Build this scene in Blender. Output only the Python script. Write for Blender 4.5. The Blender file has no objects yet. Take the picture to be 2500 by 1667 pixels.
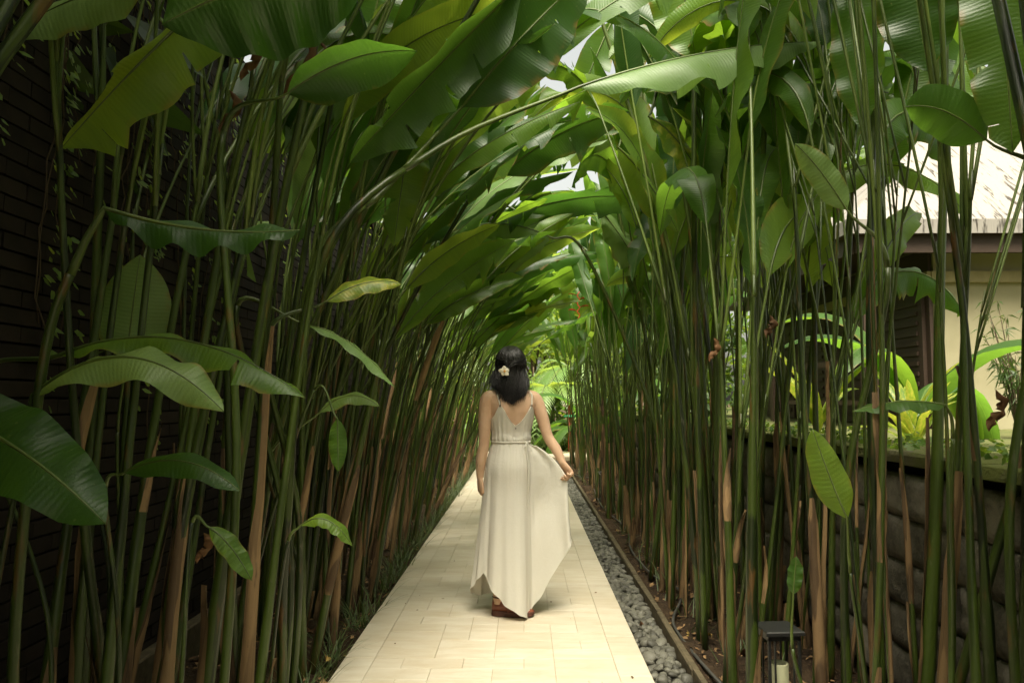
import bpy, bmesh, math, random
import numpy as np
from mathutils import Vector, Matrix, Euler

# ------------------------------------------------------------------ camera, sky, sun, exposure
scene = bpy.context.scene
COL = scene.collection
F_PX = 1915.0
CAM = np.array([0.0, 0.0, 1.30])
PITCH = math.atan(140 / F_PX)
YAW = math.atan(30 / F_PX)

cam_data = bpy.data.cameras.new("camera")
cam = bpy.data.objects.new("camera", cam_data)
COL.objects.link(cam)
cam.location = CAM
cam.rotation_euler = (math.pi / 2 + PITCH, 0, YAW)
cam_data.sensor_width = 36.0
cam_data.lens = F_PX / 2500 * 36.0
cam_data.clip_start = 0.05
cam_data.clip_end = 2000
scene.camera = cam

SUN_EL, SUN_AZ = math.radians(64), math.radians(186)      # azimuth measured from +Y towards +X
world = bpy.data.worlds.new("World")
scene.world = world
world.use_nodes = True
wn = world.node_tree
bg = wn.nodes["Background"]
sky = wn.nodes.new("ShaderNodeTexSky")
sky.sky_type = 'NISHITA'
sky.sun_disc = False
sky.sun_elevation = SUN_EL
sky.sun_rotation = SUN_AZ
sky.air_density = 1.0
sky.dust_density = 6.0
sky.ozone_density = 0.6
# thin bright overcast: the sky keeps its brightness but loses most of its blue
hsv = wn.nodes.new("ShaderNodeHueSaturation")
hsv.inputs["Saturation"].default_value = 0.35
wm = wn.nodes.new("ShaderNodeMix"); wm.data_type = 'RGBA'; wm.blend_type = 'MULTIPLY'
wm.inputs[0].default_value = 1.0
wm.inputs[7].default_value = (1.0, 0.96, 0.81, 1)
wn.links.new(sky.outputs[0], hsv.inputs["Color"])
wn.links.new(hsv.outputs[0], wm.inputs[6])
wn.links.new(wm.outputs[2], bg.inputs[0])
bg.inputs[1].default_value = 0.10

sun_data = bpy.data.lights.new("sun", 'SUN')
sun_data.energy = 3.7
sun_data.angle = math.radians(36)
sun_data.color = (1.0, 0.93, 0.78)
sun = bpy.data.objects.new("sun", sun_data)
COL.objects.link(sun)
sd = Vector((math.sin(SUN_AZ) * math.cos(SUN_EL), math.cos(SUN_AZ) * math.cos(SUN_EL), math.sin(SUN_EL)))
sun.rotation_euler = sd.to_track_quat('Z', 'Y').to_euler()
sun.location = (0, -5, 20)

scene.view_settings.view_transform = 'Standard'
scene.view_settings.look = 'None'
scene.view_settings.gamma = 1.0
scene.view_settings.exposure = 1.72
cy = scene.cycles
cy.use_denoising = True
cy.use_adaptive_sampling = True
cy.adaptive_threshold = 0.02
cy.max_bounces = 9
cy.diffuse_bounces = 5
cy.glossy_bounces = 2
cy.transmission_bounces = 6
cy.transparent_max_bounces = 6
cy.sample_clamp_indirect = 8.0
cy.caustics_reflective = False
cy.caustics_refractive = False

# ------------------------------------------------------------------ helpers
rot = np.array(Euler((math.pi / 2 + PITCH, 0, YAW)).to_matrix())


def P(px, py, D):
    """source-photo pixel (2500 x 1667) at world depth y = D"""
    d = rot @ np.array([(px - 1250) / F_PX, (833.5 - py) / F_PX, -1.0])
    return CAM + d * (D / d[1])


def proj(V):
    q = (np.atleast_2d(V) - CAM) @ rot
    z = -q[:, 2]
    zz = np.where(z < 0.02, 0.02, z)
    return 1250 + q[:, 0] / zz * F_PX, 833.5 - q[:, 1] / zz * F_PX, z


def in_view(V, margin=40):
    x, y, z = proj(V)
    return (z > 0.05) & (x > -margin) & (x < 2500 + margin) & (y > -margin) & (y < 1667 + margin)


def norm(v):
    v = np.asarray(v, float)
    n = np.linalg.norm(v)
    return v / n if n > 1e-9 else v


def tag(o, label=None, cat=None, group=None, kind=None):
    if label: o["label"] = label
    if cat: o["category"] = cat
    if group: o["group"] = group
    if kind: o["kind"] = kind
    return o


def empty(name, loc=(0, 0, 0), parent=None):
    o = bpy.data.objects.new(name, None)
    o.empty_display_size = 0.1
    o.location = loc
    COL.objects.link(o)
    if parent: o.parent = parent
    return o


def mesh(name, pieces, mats, smooth=True):
    """pieces: (V, F, UV or None, material index, rnd)"""
    Vs, Fs, UVs, mi, rn = [], [], [], [], []
    off = 0
    for V, F, UV, m, r in pieces:
        V = np.asarray(V, float)
        Vs.append(V)
        if off:
            Fs += [tuple(i + off for i in f) for f in F]
        else:
            Fs += [tuple(f) for f in F]
        UVs.append(np.zeros((len(V), 2)) if UV is None else np.asarray(UV, float))
        mi += [m] * len(F)
        rn.append(np.full(len(V), r) if np.ndim(r) == 0 else np.asarray(r))
        off += len(V)
    Vs = np.concatenate(Vs)
    UVs = np.concatenate(UVs)
    me = bpy.data.meshes.new(name)
    me.from_pydata(Vs.tolist(), [], Fs)
    li = np.empty(len(me.loops), np.int32)
    me.loops.foreach_get("vertex_index", li)
    uv = me.uv_layers.new(name="UVMap")
    uv.data.foreach_set("uv", UVs[li].astype(np.float32).ravel())
    a = me.attributes.new("rnd", 'FLOAT', 'POINT')
    a.data.foreach_set("value", np.concatenate(rn).astype(np.float32))
    for m in (mats if isinstance(mats, (list, tuple)) else [mats]):
        me.materials.append(m)
    if len(me.materials) > 1:
        me.polygons.foreach_set("material_index", np.array(mi, np.int32))
    me.polygons.foreach_set("use_smooth", np.full(len(me.polygons), smooth))
    me.update()
    return me


def obj(name, me, parent=None, loc=(0, 0, 0), rotz=0.0):
    o = bpy.data.objects.new(name, me)
    COL.objects.link(o)
    o.location = loc
    o.rotation_euler = (0, 0, rotz)
    if parent: o.parent = parent
    return o


def mobj(name, pieces, mats, parent=None, smooth=True, loc=(0, 0, 0)):
    return obj(name, mesh(name, pieces, mats, smooth), parent, loc)


def frame(d, up=(0, 0, 1)):
    d = norm(d)
    s = np.cross(d, up)
    if np.linalg.norm(s) < 1e-4:
        s = np.cross(d, (0, 1, 0))
    s = norm(s)
    return d, s, np.cross(s, d)


def smooth_pts(pts, n):
    """Catmull-Rom resample"""
    p = np.asarray(pts, float)
    p = np.vstack([2 * p[0] - p[1], p, 2 * p[-1] - p[-2]])
    segs = len(p) - 3
    out = []
    for t in np.linspace(0, segs - 1e-6, n):
        i = int(t); f = t - i
        a, b, c, d = p[i:i + 4]
        out.append(0.5 * ((2 * b) + (-a + c) * f + (2 * a - 5 * b + 4 * c - d) * f * f + (-a + 3 * b - 3 * c + d) * f ** 3))
    return np.array(out)


def tube(pts, rad, sides=8, m=0, r=0.0, cap=True, flat=1.0, up=(0, 0, 1)):
    pts = np.asarray(pts, float)
    n = len(pts)
    rad = np.broadcast_to(np.asarray(rad, float), (n,))
    T = np.gradient(pts, axis=0)
    T /= np.linalg.norm(T, axis=1)[:, None] + 1e-12
    _, s, u = frame(T[0], up)
    V, UV = [], []
    L = np.concatenate([[0], np.cumsum(np.linalg.norm(np.diff(pts, axis=0), axis=1))])
    ang = np.linspace(0, 2 * math.pi, sides, endpoint=False)
    for i in range(n):
        s = norm(s - T[i] * np.dot(s, T[i]))
        u = np.cross(s, T[i])
        V.append(pts[i] + rad[i] * (np.cos(ang)[:, None] * s + flat * np.sin(ang)[:, None] * u))
        UV.append(np.stack([ang / (2 * math.pi), np.full(sides, L[i])], 1))
    V = np.concatenate(V); UV = np.concatenate(UV)
    F = []
    for i in range(n - 1):
        for j in range(sides):
            k = (j + 1) % sides
            F.append((i * sides + j, i * sides + k, (i + 1) * sides + k, (i + 1) * sides + j))
    if cap:
        F.append(tuple(range(sides - 1, -1, -1)))
        F.append(tuple((n - 1) * sides + j for j in range(sides)))
    return V, F, UV, m, r


def box(c, s, m=0, r=0.0, rz=0.0, bev=0.0):
    """box centred at c, full size s, top edges chamfered by bev"""
    hx, hy, hz = s[0] / 2, s[1] / 2, s[2] / 2
    if bev > 0:
        V = [(-hx, -hy, -hz), (hx, -hy, -hz), (hx, hy, -hz), (-hx, hy, -hz),
             (-hx, -hy, hz - bev), (hx, -hy, hz - bev), (hx, hy, hz - bev), (-hx, hy, hz - bev),
             (-hx + bev, -hy + bev, hz), (hx - bev, -hy + bev, hz), (hx - bev, hy - bev, hz), (-hx + bev, hy - bev, hz)]
        F = [(3, 2, 1, 0), (0, 1, 5, 4), (1, 2, 6, 5), (2, 3, 7, 6), (3, 0, 4, 7),
             (4, 5, 9, 8), (5, 6, 10, 9), (6, 7, 11, 10), (7, 4, 8, 11), (8, 9, 10, 11)]
    else:
        V = [(-hx, -hy, -hz), (hx, -hy, -hz), (hx, hy, -hz), (-hx, hy, -hz), (-hx, -hy, hz), (hx, -hy, hz), (hx, hy, hz), (-hx, hy, hz)]
        F = [(3, 2, 1, 0), (0, 1, 5, 4), (1, 2, 6, 5), (2, 3, 7, 6), (3, 0, 4, 7), (4, 5, 6, 7)]
    V = np.array(V)
    if rz:
        c_, s_ = math.cos(rz), math.sin(rz)
        V = V @ np.array([[c_, s_, 0], [-s_, c_, 0], [0, 0, 1]])
    return V + np.asarray(c, float), F, V[:, :2] * 1.0, m, r


# ------------------------------------------------------------------ materials
def new_mat(name):
    m = bpy.data.materials.new(name)
    m.use_nodes = True
    nt = m.node_tree
    for n in list(nt.nodes): nt.nodes.remove(n)
    return m, nt


class N:
    def __init__(s, nt): s.nt = nt
    def add(s, t, **kw):
        n = s.nt.nodes.new(t)
        for k, v in kw.items():
            if k.startswith("i_"):
                n.inputs[int(k[2:])].default_value = v
            else:
                setattr(n, k, v)
        return n
    def link(s, a, b): s.nt.links.new(a, b)
    def math(s, op, a, b=None, clamp=False):
        n = s.nt.nodes.new("ShaderNodeMath"); n.operation = op; n.use_clamp = clamp
        for i, x in enumerate((a, b)):
            if x is None: continue
            if isinstance(x, (int, float)): n.inputs[i].default_value = x
            else: s.link(x, n.inputs[i])
        return n.outputs[0]
    def mix(s, fac, a, b):
        n = s.nt.nodes.new("ShaderNodeMix"); n.data_type = 'RGBA'
        for i, x in ((0, fac), (6, a), (7, b)):
            if isinstance(x, (int, float)): n.inputs[i].default_value = x
            elif isinstance(x, tuple): n.inputs[i].default_value = (*x, 1)
            else: s.link(x, n.inputs[i])
        return n.outputs[2]
    def noise(s, vec, scale, detail=4, rough=0.55, dist=0.0):
        n = s.nt.nodes.new("ShaderNodeTexNoise")
        n.inputs["Scale"].default_value = scale; n.inputs["Detail"].default_value = detail
        n.inputs["Roughness"].default_value = rough; n.inputs["Distortion"].default_value = dist
        if vec is not None: s.link(vec, n.inputs["Vector"])
        return n.outputs[0]
    def ramp(s, fac, stops):
        n = s.nt.nodes.new("ShaderNodeValToRGB")
        e = n.color_ramp.elements
        while len(e) < len(stops): e.new(0.5)
        for k, (p, c) in enumerate(stops):
            e[k].position = p
            e[k].color = (*c, 1) if isinstance(c, tuple) else (c, c, c, 1)
        s.link(fac, n.inputs[0])
        return n.outputs[0]
    def mapping(s, vec, sc):
        n = s.nt.nodes.new("ShaderNodeMapping"); n.inputs["Scale"].default_value = sc
        s.link(vec, n.inputs[0]); return n.outputs[0]
    def rnd(s):
        a = s.add("ShaderNodeAttribute", attribute_name="rnd")
        o = s.add("ShaderNodeObjectInfo")
        return s.math('FRACT', s.math('ADD', a.outputs["Fac"], o.outputs["Random"]))
    def bump(s, h, strength=0.3, dist=0.01):
        n = s.nt.nodes.new("ShaderNodeBump"); n.inputs["Strength"].default_value = strength; n.inputs["Distance"].default_value = dist
        s.link(h, n.inputs["Height"]); return n.outputs[0]
    def principled(s, col, rough=0.5, spec=0.5, bumpn=None, metal=0.0):
        n = s.nt.nodes.new("ShaderNodeBsdfPrincipled")
        if isinstance(col, tuple): n.inputs["Base Color"].default_value = (*col, 1)
        else: s.link(col, n.inputs["Base Color"])
        if isinstance(rough, (int, float)): n.inputs["Roughness"].default_value = rough
        else: s.link(rough, n.inputs["Roughness"])
        n.inputs["Specular IOR Level"].default_value = spec
        n.inputs["Metallic"].default_value = metal
        if bumpn is not None: s.link(bumpn, n.inputs["Normal"])
        return n
    def out(s, sh):
        o = s.nt.nodes.new("ShaderNodeOutputMaterial"); s.link(sh, o.inputs[0])


def leaf_mat(name, dark, light, trans, tfac=0.42, rough=0.4, veins=True, yellow=0.0, spec=0.45):
    m, nt = new_mat(name); n = N(nt)
    uv = n.add("ShaderNodeUVMap").outputs[0]
    geo = n.add("ShaderNodeTexCoord")
    r = n.rnd()
    sep = n.add("ShaderNodeSeparateXYZ"); n.link(uv, sep.inputs[0])
    big = n.noise(geo.outputs["Object"], 5.0, 3)
    col = n.mix(n.math('ADD', n.math('MULTIPLY', r, 0.75), n.math('MULTIPLY', big, 0.35), True), dark, light)
    tr = n.mix(r, trans, tuple(min(1, c * k) for c, k in zip(trans, (1.35, 1.1, 0.7))))
    bn = None
    if veins:
        jit = n.noise(n.mapping(uv, (3, 12, 1)), 6.0, 2)
        ph = n.math('ADD', n.math('MULTIPLY', sep.outputs[1], 420.0), n.math('MULTIPLY', jit, 5.0))
        st = n.math('ADD', n.math('MULTIPLY', n.math('SINE', ph), 0.5), 0.5)
        coarse = n.noise(n.mapping(uv, (0.6, 40, 1)), 1.0, 3, 0.7)
        col = n.mix(n.math('MULTIPLY', st, 0.22), col, tuple(c * 0.55 for c in dark))
        col = n.mix(n.math('MULTIPLY', n.ramp(coarse, [(0.45, 0.0), (0.75, 1.0)]), 0.35), col, light)
        tr = n.mix(n.math('MULTIPLY', n.ramp(coarse, [(0.35, 0.0), (0.7, 1.0)]), 0.35), tr, tuple(c * 0.6 for c in trans))
        du = n.math('ABSOLUTE', n.math('SUBTRACT', sep.outputs[0], 0.5))
        rib = n.ramp(du, [(0.012, 1.0), (0.03, 0.0)])
        col = n.mix(n.math('MULTIPLY', rib, 0.7), col, (0.20, 0.27, 0.07))
        # yellowed and browned margins, specks
        edge = n.math('MULTIPLY', n.ramp(du, [(0.41, 0.0), (0.49, 1.0)]), n.ramp(n.noise(geo.outputs["Object"], 11.0, 5), [(0.47, 0.0), (0.56, 1.0)]))
        old = n.math('GREATER_THAN', r, 0.35)
        col = n.mix(n.math('MULTIPLY', edge, n.math('MULTIPLY', old, 0.8)), col, (0.22, 0.12, 0.03))
        speck = n.ramp(n.noise(geo.outputs["Object"], 60.0, 2), [(0.70, 0.0), (0.76, 1.0)])
        col = n.mix(n.math('MULTIPLY', speck, 0.5), col, (0.25, 0.24, 0.10))
        if yellow > 0:
            yl = n.ramp(n.noise(n.mapping(uv, (1.5, 9, 1)), 2.0, 3), [(0.45, 0.0), (0.6, 1.0)])
            col = n.mix(n.math('MULTIPLY', yl, yellow), col, (0.42, 0.42, 0.06))
            tr = n.mix(n.math('MULTIPLY', yl, yellow), tr, (0.6, 0.55, 0.08))
        hgt = n.math('ADD', n.math('MULTIPLY', st, 0.35), coarse)
        bn = n.bump(hgt, 0.35, 0.004)
    p = n.principled(col, rough, spec, bn)
    t = n.add("ShaderNodeBsdfTranslucent"); n.link(tr, t.inputs[0])
    if bn is not None: n.link(bn, t.inputs[1])
    mx = n.add("ShaderNodeMixShader"); mx.inputs[0].default_value = tfac
    n.link(p.outputs[0], mx.inputs[1]); n.link(t.outputs[0], mx.inputs[2])
    n.out(mx.outputs[0])
    return m


def stem_mat(name, c1, c2, brown, brown_amt=0.5, rough=0.38):
    m, nt = new_mat(name); n = N(nt)
    uv = n.add("ShaderNodeUVMap").outputs[0]
    tc = n.add("ShaderNodeTexCoord").outputs["Object"]
    r = n.rnd()
    streak = n.noise(n.mapping(uv, (26, 1.3, 1)), 1.0, 4, 0.6)
    col = n.mix(n.math('ADD', n.math('MULTIPLY', r, 0.7), n.math('MULTIPLY', n.math('SUBTRACT', streak, 0.5), 1.1), True), c1, c2)
    layer = n.noise(n.mapping(uv, (1.6, 2.2, 1)), 1.0, 1, 0.4)
    col = n.mix(n.math('MULTIPLY', n.ramp(layer, [(0.47, 0.0), (0.50, 1.0)]), 0.45), col, tuple(c * 1.25 for c in c2))
    patch = n.ramp(n.noise(n.mapping(tc, (22, 22, 3.2)), 1.0, 4, 0.6), [(0.57, 0.0), (0.66, 1.0)])
    grey = n.ramp(n.noise(n.mapping(tc, (40, 40, 9)), 1.0, 5, 0.7), [(0.60, 0.0), (0.70, 1.0)])
    col = n.mix(n.math('MULTIPLY', grey, 0.35), col, (0.16, 0.145, 0.10))
    col = n.mix(n.math('MULTIPLY', patch, brown_amt), col, brown)
    speck = n.ramp(n.noise(tc, 130.0, 2), [(0.66, 0.0), (0.74, 1.0)])
    col = n.mix(n.math('MULTIPLY', speck, 0.35), col, tuple(c * 0.4 for c in c1))
    bn = n.bump(streak, 0.25, 0.004)
    n.out(n.principled(col, rough, 0.45, bn).outputs[0])
    return m


def simple_mat(name, col, rough=0.6, spec=0.4, nscale=0, namt=0.3, bump=0.0, col2=None, metal=0.0, bdist=0.01, stretch=None, rndamt=0.0):
    m, nt = new_mat(name); n = N(nt)
    tc = n.add("ShaderNodeTexCoord").outputs["Object"]
    c = col; bn = None
    if nscale:
        v = n.mapping(tc, stretch) if stretch else tc
        nz = n.noise(v, nscale, 6, 0.6)
        c2 = col2 or tuple(x * 0.5 for x in col)
        fac = n.ramp(nz, [(0.35, 0.0), (0.68, 1.0)])
        c = n.mix(n.math('MULTIPLY', fac, namt), col, c2)
        if bump: bn = n.bump(nz, bump, bdist)
    if rndamt:
        r = n.rnd()
        hv = n.add("ShaderNodeHueSaturation")
        n.link(n.math('ADD', 1.0 - rndamt, n.math('MULTIPLY', r, 2 * rndamt)), hv.inputs["Value"])
        if isinstance(c, tuple): hv.inputs["Color"].default_value = (*c, 1)
        else: n.link(c, hv.inputs["Color"])
        c = hv.outputs[0]
    n.out(n.principled(c, rough, spec, bn, metal).outputs[0])
    return m


M = {}
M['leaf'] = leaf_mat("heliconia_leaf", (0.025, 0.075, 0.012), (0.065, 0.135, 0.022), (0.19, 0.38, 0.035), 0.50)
M['leaf_pale'] = leaf_mat("pale_leaf", (0.12, 0.21, 0.06), (0.18, 0.28, 0.09), (0.24, 0.40, 0.07), 0.40)  # greens lightened to stand in for light on leaves that sit in shade
M['leaf_dark'] = leaf_mat("dark_leaf", (0.018, 0.055, 0.010), (0.035, 0.085, 0.016), (0.09, 0.22, 0.02), 0.42)  # darker leaf greens, also standing in for shade on undersides
M['leaf_bright'] = leaf_mat("bright_leaf", (0.07, 0.16, 0.02), (0.12, 0.22, 0.03), (0.34, 0.50, 0.055), 0.55)  # brighter leaf greens, also putting the glow of backlit leaves into the colour
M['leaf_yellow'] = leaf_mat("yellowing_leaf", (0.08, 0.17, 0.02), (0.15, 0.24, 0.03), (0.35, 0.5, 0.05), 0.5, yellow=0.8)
M['foliage'] = leaf_mat("tree_foliage", (0.04, 0.10, 0.015), (0.10, 0.17, 0.03), (0.22, 0.36, 0.04), 0.45, 0.5, veins=False)
M['foliage_light'] = leaf_mat("light_foliage", (0.10, 0.19, 0.03), (0.20, 0.29, 0.05), (0.38, 0.52, 0.08), 0.5, 0.5, veins=False)
M['foliage_dark'] = leaf_mat("dark_foliage", (0.02, 0.05, 0.012), (0.05, 0.09, 0.02), (0.10, 0.18, 0.02), 0.4, 0.5, veins=False)
M['palm'] = leaf_mat("palm_leaf", (0.10, 0.19, 0.05), (0.18, 0.28, 0.08), (0.30, 0.45, 0.08), 0.45, 0.4, veins=False)
M['stem'] = stem_mat("heliconia_stem_green", (0.007, 0.013, 0.002), (0.052, 0.080, 0.010), (0.12, 0.056, 0.016), 0.6)
M['stalk'] = stem_mat("leaf_stalk_green", (0.035, 0.058, 0.010), (0.105, 0.145, 0.028), (0.12, 0.09, 0.03), 0.2, 0.4)
M['sheath'] = stem_mat("dry_sheath", (0.070, 0.040, 0.016), (0.27, 0.170, 0.075), (0.028, 0.016, 0.009), 0.8, 0.7)
M['bark'] = simple_mat("bark", (0.09, 0.065, 0.04), 0.85, 0.2, 14, 0.7, 0.6)
M['dry'] = simple_mat("dry_leaf_brown", (0.085, 0.045, 0.018), 0.75, 0.2, 18, 0.6, 0.3, (0.10, 0.045, 0.02), rndamt=0.35)
M['litter'] = simple_mat("litter", (0.24, 0.15, 0.07), 0.8, 0.2, 30, 0.7, 0.0, (0.06, 0.03, 0.015), rndamt=0.55)

# ------------------------------------------------------------------ the setting: ground, beds, path
rs = np.random.RandomState(7)


def soil_mat():
    m, nt = new_mat("soil"); n = N(nt)
    tc = n.add("ShaderNodeTexCoord").outputs["Object"]
    a = n.noise(tc, 9, 8, 0.7); b = n.noise(tc, 70, 5, 0.7)
    col = n.mix(n.ramp(a, [(0.35, 0.0), (0.7, 1.0)]), (0.030, 0.019, 0.011), (0.085, 0.055, 0.030))
    col = n.mix(n.ramp(b, [(0.55, 0.0), (0.72, 1.0)]), col, (0.15, 0.095, 0.05))
    bn = n.bump(n.math('ADD', a, b), 0.9, 0.03)
    n.out(n.principled(col, 0.9, 0.2, bn).outputs[0]); return m


def tile_mat():
    m, nt = new_mat("travertine_tile"); n = N(nt)
    geo = n.add("ShaderNodeNewGeometry").outputs["Position"]
    r = n.rnd()
    a = n.noise(n.mapping(geo, (5, 16, 5)), 1.0, 6, 0.65, 0.6)
    b = n.noise(geo, 2.2, 4)
    c = n.noise(n.mapping(geo, (30, 70, 30)), 1.0, 4, 0.7)
    col = n.mix(r, (0.55, 0.49, 0.375), (0.615, 0.56, 0.445))
    col = n.mix(n.math('MULTIPLY', n.ramp(a, [(0.42, 0.0), (0.72, 1.0)]), 0.42), col, (0.44, 0.33, 0.19))
    col = n.mix(n.math('MULTIPLY', n.ramp(b, [(0.45, 0.0), (0.7, 1.0)]), 0.30), col, (0.45, 0.37, 0.235))
    col = n.mix(n.math('MULTIPLY', n.ramp(c, [(0.60, 0.0), (0.75, 1.0)]), 0.30), col, (0.36, 0.28, 0.17))
    bn = n.bump(n.math('ADD', a, c), 0.25, 0.003)
    n.out(n.principled(col, 0.62, 0.3, bn).outputs[0]); return m


M['soil'] = soil_mat()
M['tile'] = tile_mat()
M['mortar'] = simple_mat("mortar", (0.44, 0.37, 0.25), 0.9, 0.1, 40, 0.5)
M['kerb'] = simple_mat("kerb_concrete", (0.13, 0.105, 0.062), 0.85, 0.2, 22, 0.75, 0.4, (0.05, 0.04, 0.024))

# ground sheet out to the horizon and the planted beds
S = 600
mobj_ground = mobj("ground", [(np.array([(-S, -S, -0.14), (S, -S, -0.14), (S, S, -0.14), (-S, S, -0.14)]), [(0, 1, 2, 3)], None, 0, 0)], M['soil'], smooth=False)
tag(mobj_ground, kind="structure")


def height(x, y):
    return (0.022 * np.sin(3.1 * x + 1.3 * y) + 0.018 * np.sin(5.3 * y - 2.2 * x) + 0.014 * np.sin(11 * x + 7 * y) + 0.012 * np.sin(13.7 * y - 9 * x))


def bed(name, x0, x1, y0, y1, z, step=0.05):
    xs = np.arange(x0, x1 + 1e-6, (x1 - x0) / max(2, round((x1 - x0) / step)))
    ys = np.arange(y0, y1 + 1e-6, 0.07)
    X, Y = np.meshgrid(xs, ys)
    Z = z + height(X, Y) + rs.normal(0, 0.007, X.shape)
    V = np.stack([X, Y, Z], -1).reshape(-1, 3)
    w = len(xs)
    F = [(i * w + j, i * w + j + 1, (i + 1) * w + j + 1, (i + 1) * w + j) for i in range(len(ys) - 1) for j in range(w - 1)]
    o = mobj(name, [(V, F, None, 0, 0)], M['soil'])
    tag(o, kind="structure")
    return o


bed("planting_bed_left", -1.80, -0.905, -1.0, 17.2, -0.045)
bed("planting_bed_right", 0.838, 1.78, -1.0, 17.2, -0.055)

# path: mortar bed with separate stone tiles
PX0, PX1, PY0, PY1 = -0.908, 0.600, 1.35, 17.25
path = mobj("path", [box(((PX0 + PX1) / 2, 9.0, -0.055), (PX1 - PX0 - 0.012, 16.6, 0.10))], M['mortar'], smooth=False)
tag(path, kind="structure")
TH = 0.03
tile_meshes = {}


def tile_mesh(w, l):
    k = (round(w, 3), round(l, 3))
    if k not in tile_meshes:
        tile_meshes[k] = mesh("tile", [box((0, 0, 0), (w - 0.0022, l - 0.0022, TH), bev=0.0016)], M['tile'], smooth=False)
    return tile_meshes[k]


tiles = []
ROW = 0.15
n_rows = int((PY1 - PY0) / ROW)
for i in range(n_rows):
    y = PY0 + (i + 0.5) * ROW
    x = PX0 + 0.155
    first = True
    while x < PX1 - 0.155 - 0.02:
        rem = PX1 - 0.155 - x
        w = 0.3 if rs.rand() < 0.62 else 0.15
        if first and rs.rand() < 0.5: w = 0.15
        first = False
        w = min(w, rem)
        if rem - w < 0.06: w = rem
        tiles.append((x + w / 2, y, w, ROW)); x += w
for i in range(n_rows // 2):
    y = PY0 + (i + 0.5) * 2 * ROW
    tiles.append((PX0 + 0.0775, y, 0.155, 2 * ROW))
    tiles.append((PX1 - 0.0775, y + 0.06, 0.155, 2 * ROW))
tiles.sort(key=lambda t: t[1])
tiles_near = [t for t in tiles if t[1] > 2.3][:290]
lim = tiles_near[-1][1]
for (x, y, w, l) in tiles_near:
    o = obj("tile", tile_mesh(w, l), path, (x, y, -TH / 2 + rs.normal(0, 0.0006)))
    o.rotation_euler = (rs.normal(0, 0.0016), rs.normal(0, 0.0016), rs.normal(0, 0.0012))
far = []
near_set = set((t[0], t[1]) for t in tiles_near)
for (x, y, w, l) in tiles:
    if (x, y) in near_set: continue
    far.append(box((x, y, -TH / 2 + rs.normal(0, 0.0005)), (w - 0.0022, l - 0.0022, TH), 0, rs.rand(), bev=0.0016))
o = mobj("far_tiles", far, M['tile'], path, smooth=False)
tag(o, kind="stuff")

# unseen pale paving added behind the camera to bounce light onto the dress
fc = mobj("bounce_paving", [box((0.2, -6.2, -0.05), (9.0, 10.4, 0.10))], M['tile'], smooth=False)
tag(fc, kind="structure")
# cross path at the far end
cross = mobj("cross_path", [box((0.6, 18.15, -0.04), (7.6, 1.7, 0.12))], M['mortar'], smooth=False)
tag(cross, kind="structure")
ct = []
for i in range(12):
    for j in range(3):
        ct.append(box((-2.9 + i * 0.62 + (j % 2) * 0.2, 17.62 + j * 0.55, 0.03), (0.61, 0.54, 0.03), 0, rs.rand(), bev=0.003))
for k, pc in enumerate(ct):
    obj("tile", mesh("tile", [pc], M['tile'], False), cross)

# kerb along the pebble strip
kerb = empty("kerb"); tag(kerb, kind="structure")
y = 0.8
while y < 17.2:
    l = min(1.02, 17.2 - y)
    V, F, UV, m_, r_ = box((0.818, y + l / 2, -0.05), (0.036, l - 0.006, 0.13), bev=0.005)
    V = V + rs.normal(0, 0.0015, V.shape)
    o = mobj("kerb_stone", [(V, F, UV, 0, 0)], M['kerb'], kerb, False)
    y += l

# pebbles: the nearest ones singly, the rest as one mass
M['pebble'] = simple_mat("pebble", (0.12, 0.115, 0.09), 0.55, 0.35, 9, 0.5, 0.15, (0.06, 0.06, 0.048), rndamt=0.45)
strip = mobj("pebble_strip", [box((0.698, 9.0, -0.11), (0.19, 16.6, 0.06))], M['soil'], smooth=False)
tag(strip, kind="structure")
bm = bmesh.new(); bmesh.ops.create_icosphere(bm, subdivisions=2, radius=1.0)
bm.verts.ensure_lookup_table()
ICO_V = np.array([v.co[:] for v in bm.verts]); ICO_F = [tuple(v.index for v in f.verts) for f in bm.faces]
bm.free()
pv = []
for k in range(7):
    r2 = np.random.RandomState(100 + k)
    d = 1 + 0.07 * np.sin(ICO_V @ r2.normal(0, 1.4, 3) + r2.rand() * 6) + 0.03 * np.sin(ICO_V @ r2.normal(0, 2.2, 3) + 2)
    pv.append(ICO_V * d[:, None])
bm = bmesh.new(); bmesh.ops.create_icosphere(bm, subdivisions=3, radius=1.0)
V3 = np.array([v.co[:] for v in bm.verts]); F3 = [tuple(v.index for v in f.verts) for f in bm.faces]
bm.free()
pmesh = []
for k in range(7):
    r2 = np.random.RandomState(100 + k)
    d = 1 + 0.07 * np.sin(V3 @ r2.normal(0, 1.4, 3) + r2.rand() * 6) + 0.03 * np.sin(V3 @ r2.normal(0, 2.2, 3) + 2)
    pmesh.append(mesh("pebble", [(V3 * d[:, None], F3, None, 0, 0)], M['pebble']))
spots = []
cell = {}
for _ in range(52000):
    x = rs.uniform(0.62, 0.785); y = rs.uniform(2.2, 17.0)
    gx, gy = int(x / 0.035), int(y / 0.035)
    ok = True
    for a in (-1, 0, 1):
        for b in (-1, 0, 1):
            for (qx, qy) in cell.get((gx + a, gy + b), ()):
                if ((qx - x) ** 2 + ((qy - y) * 1.05) ** 2) < 0.0365 ** 2: ok = False
    if ok:
        cell.setdefault((gx, gy), []).append((x, y)); spots.append((x, y))
spots.sort(key=lambda s: s[1])
rest = []
vis_n = 0
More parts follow.
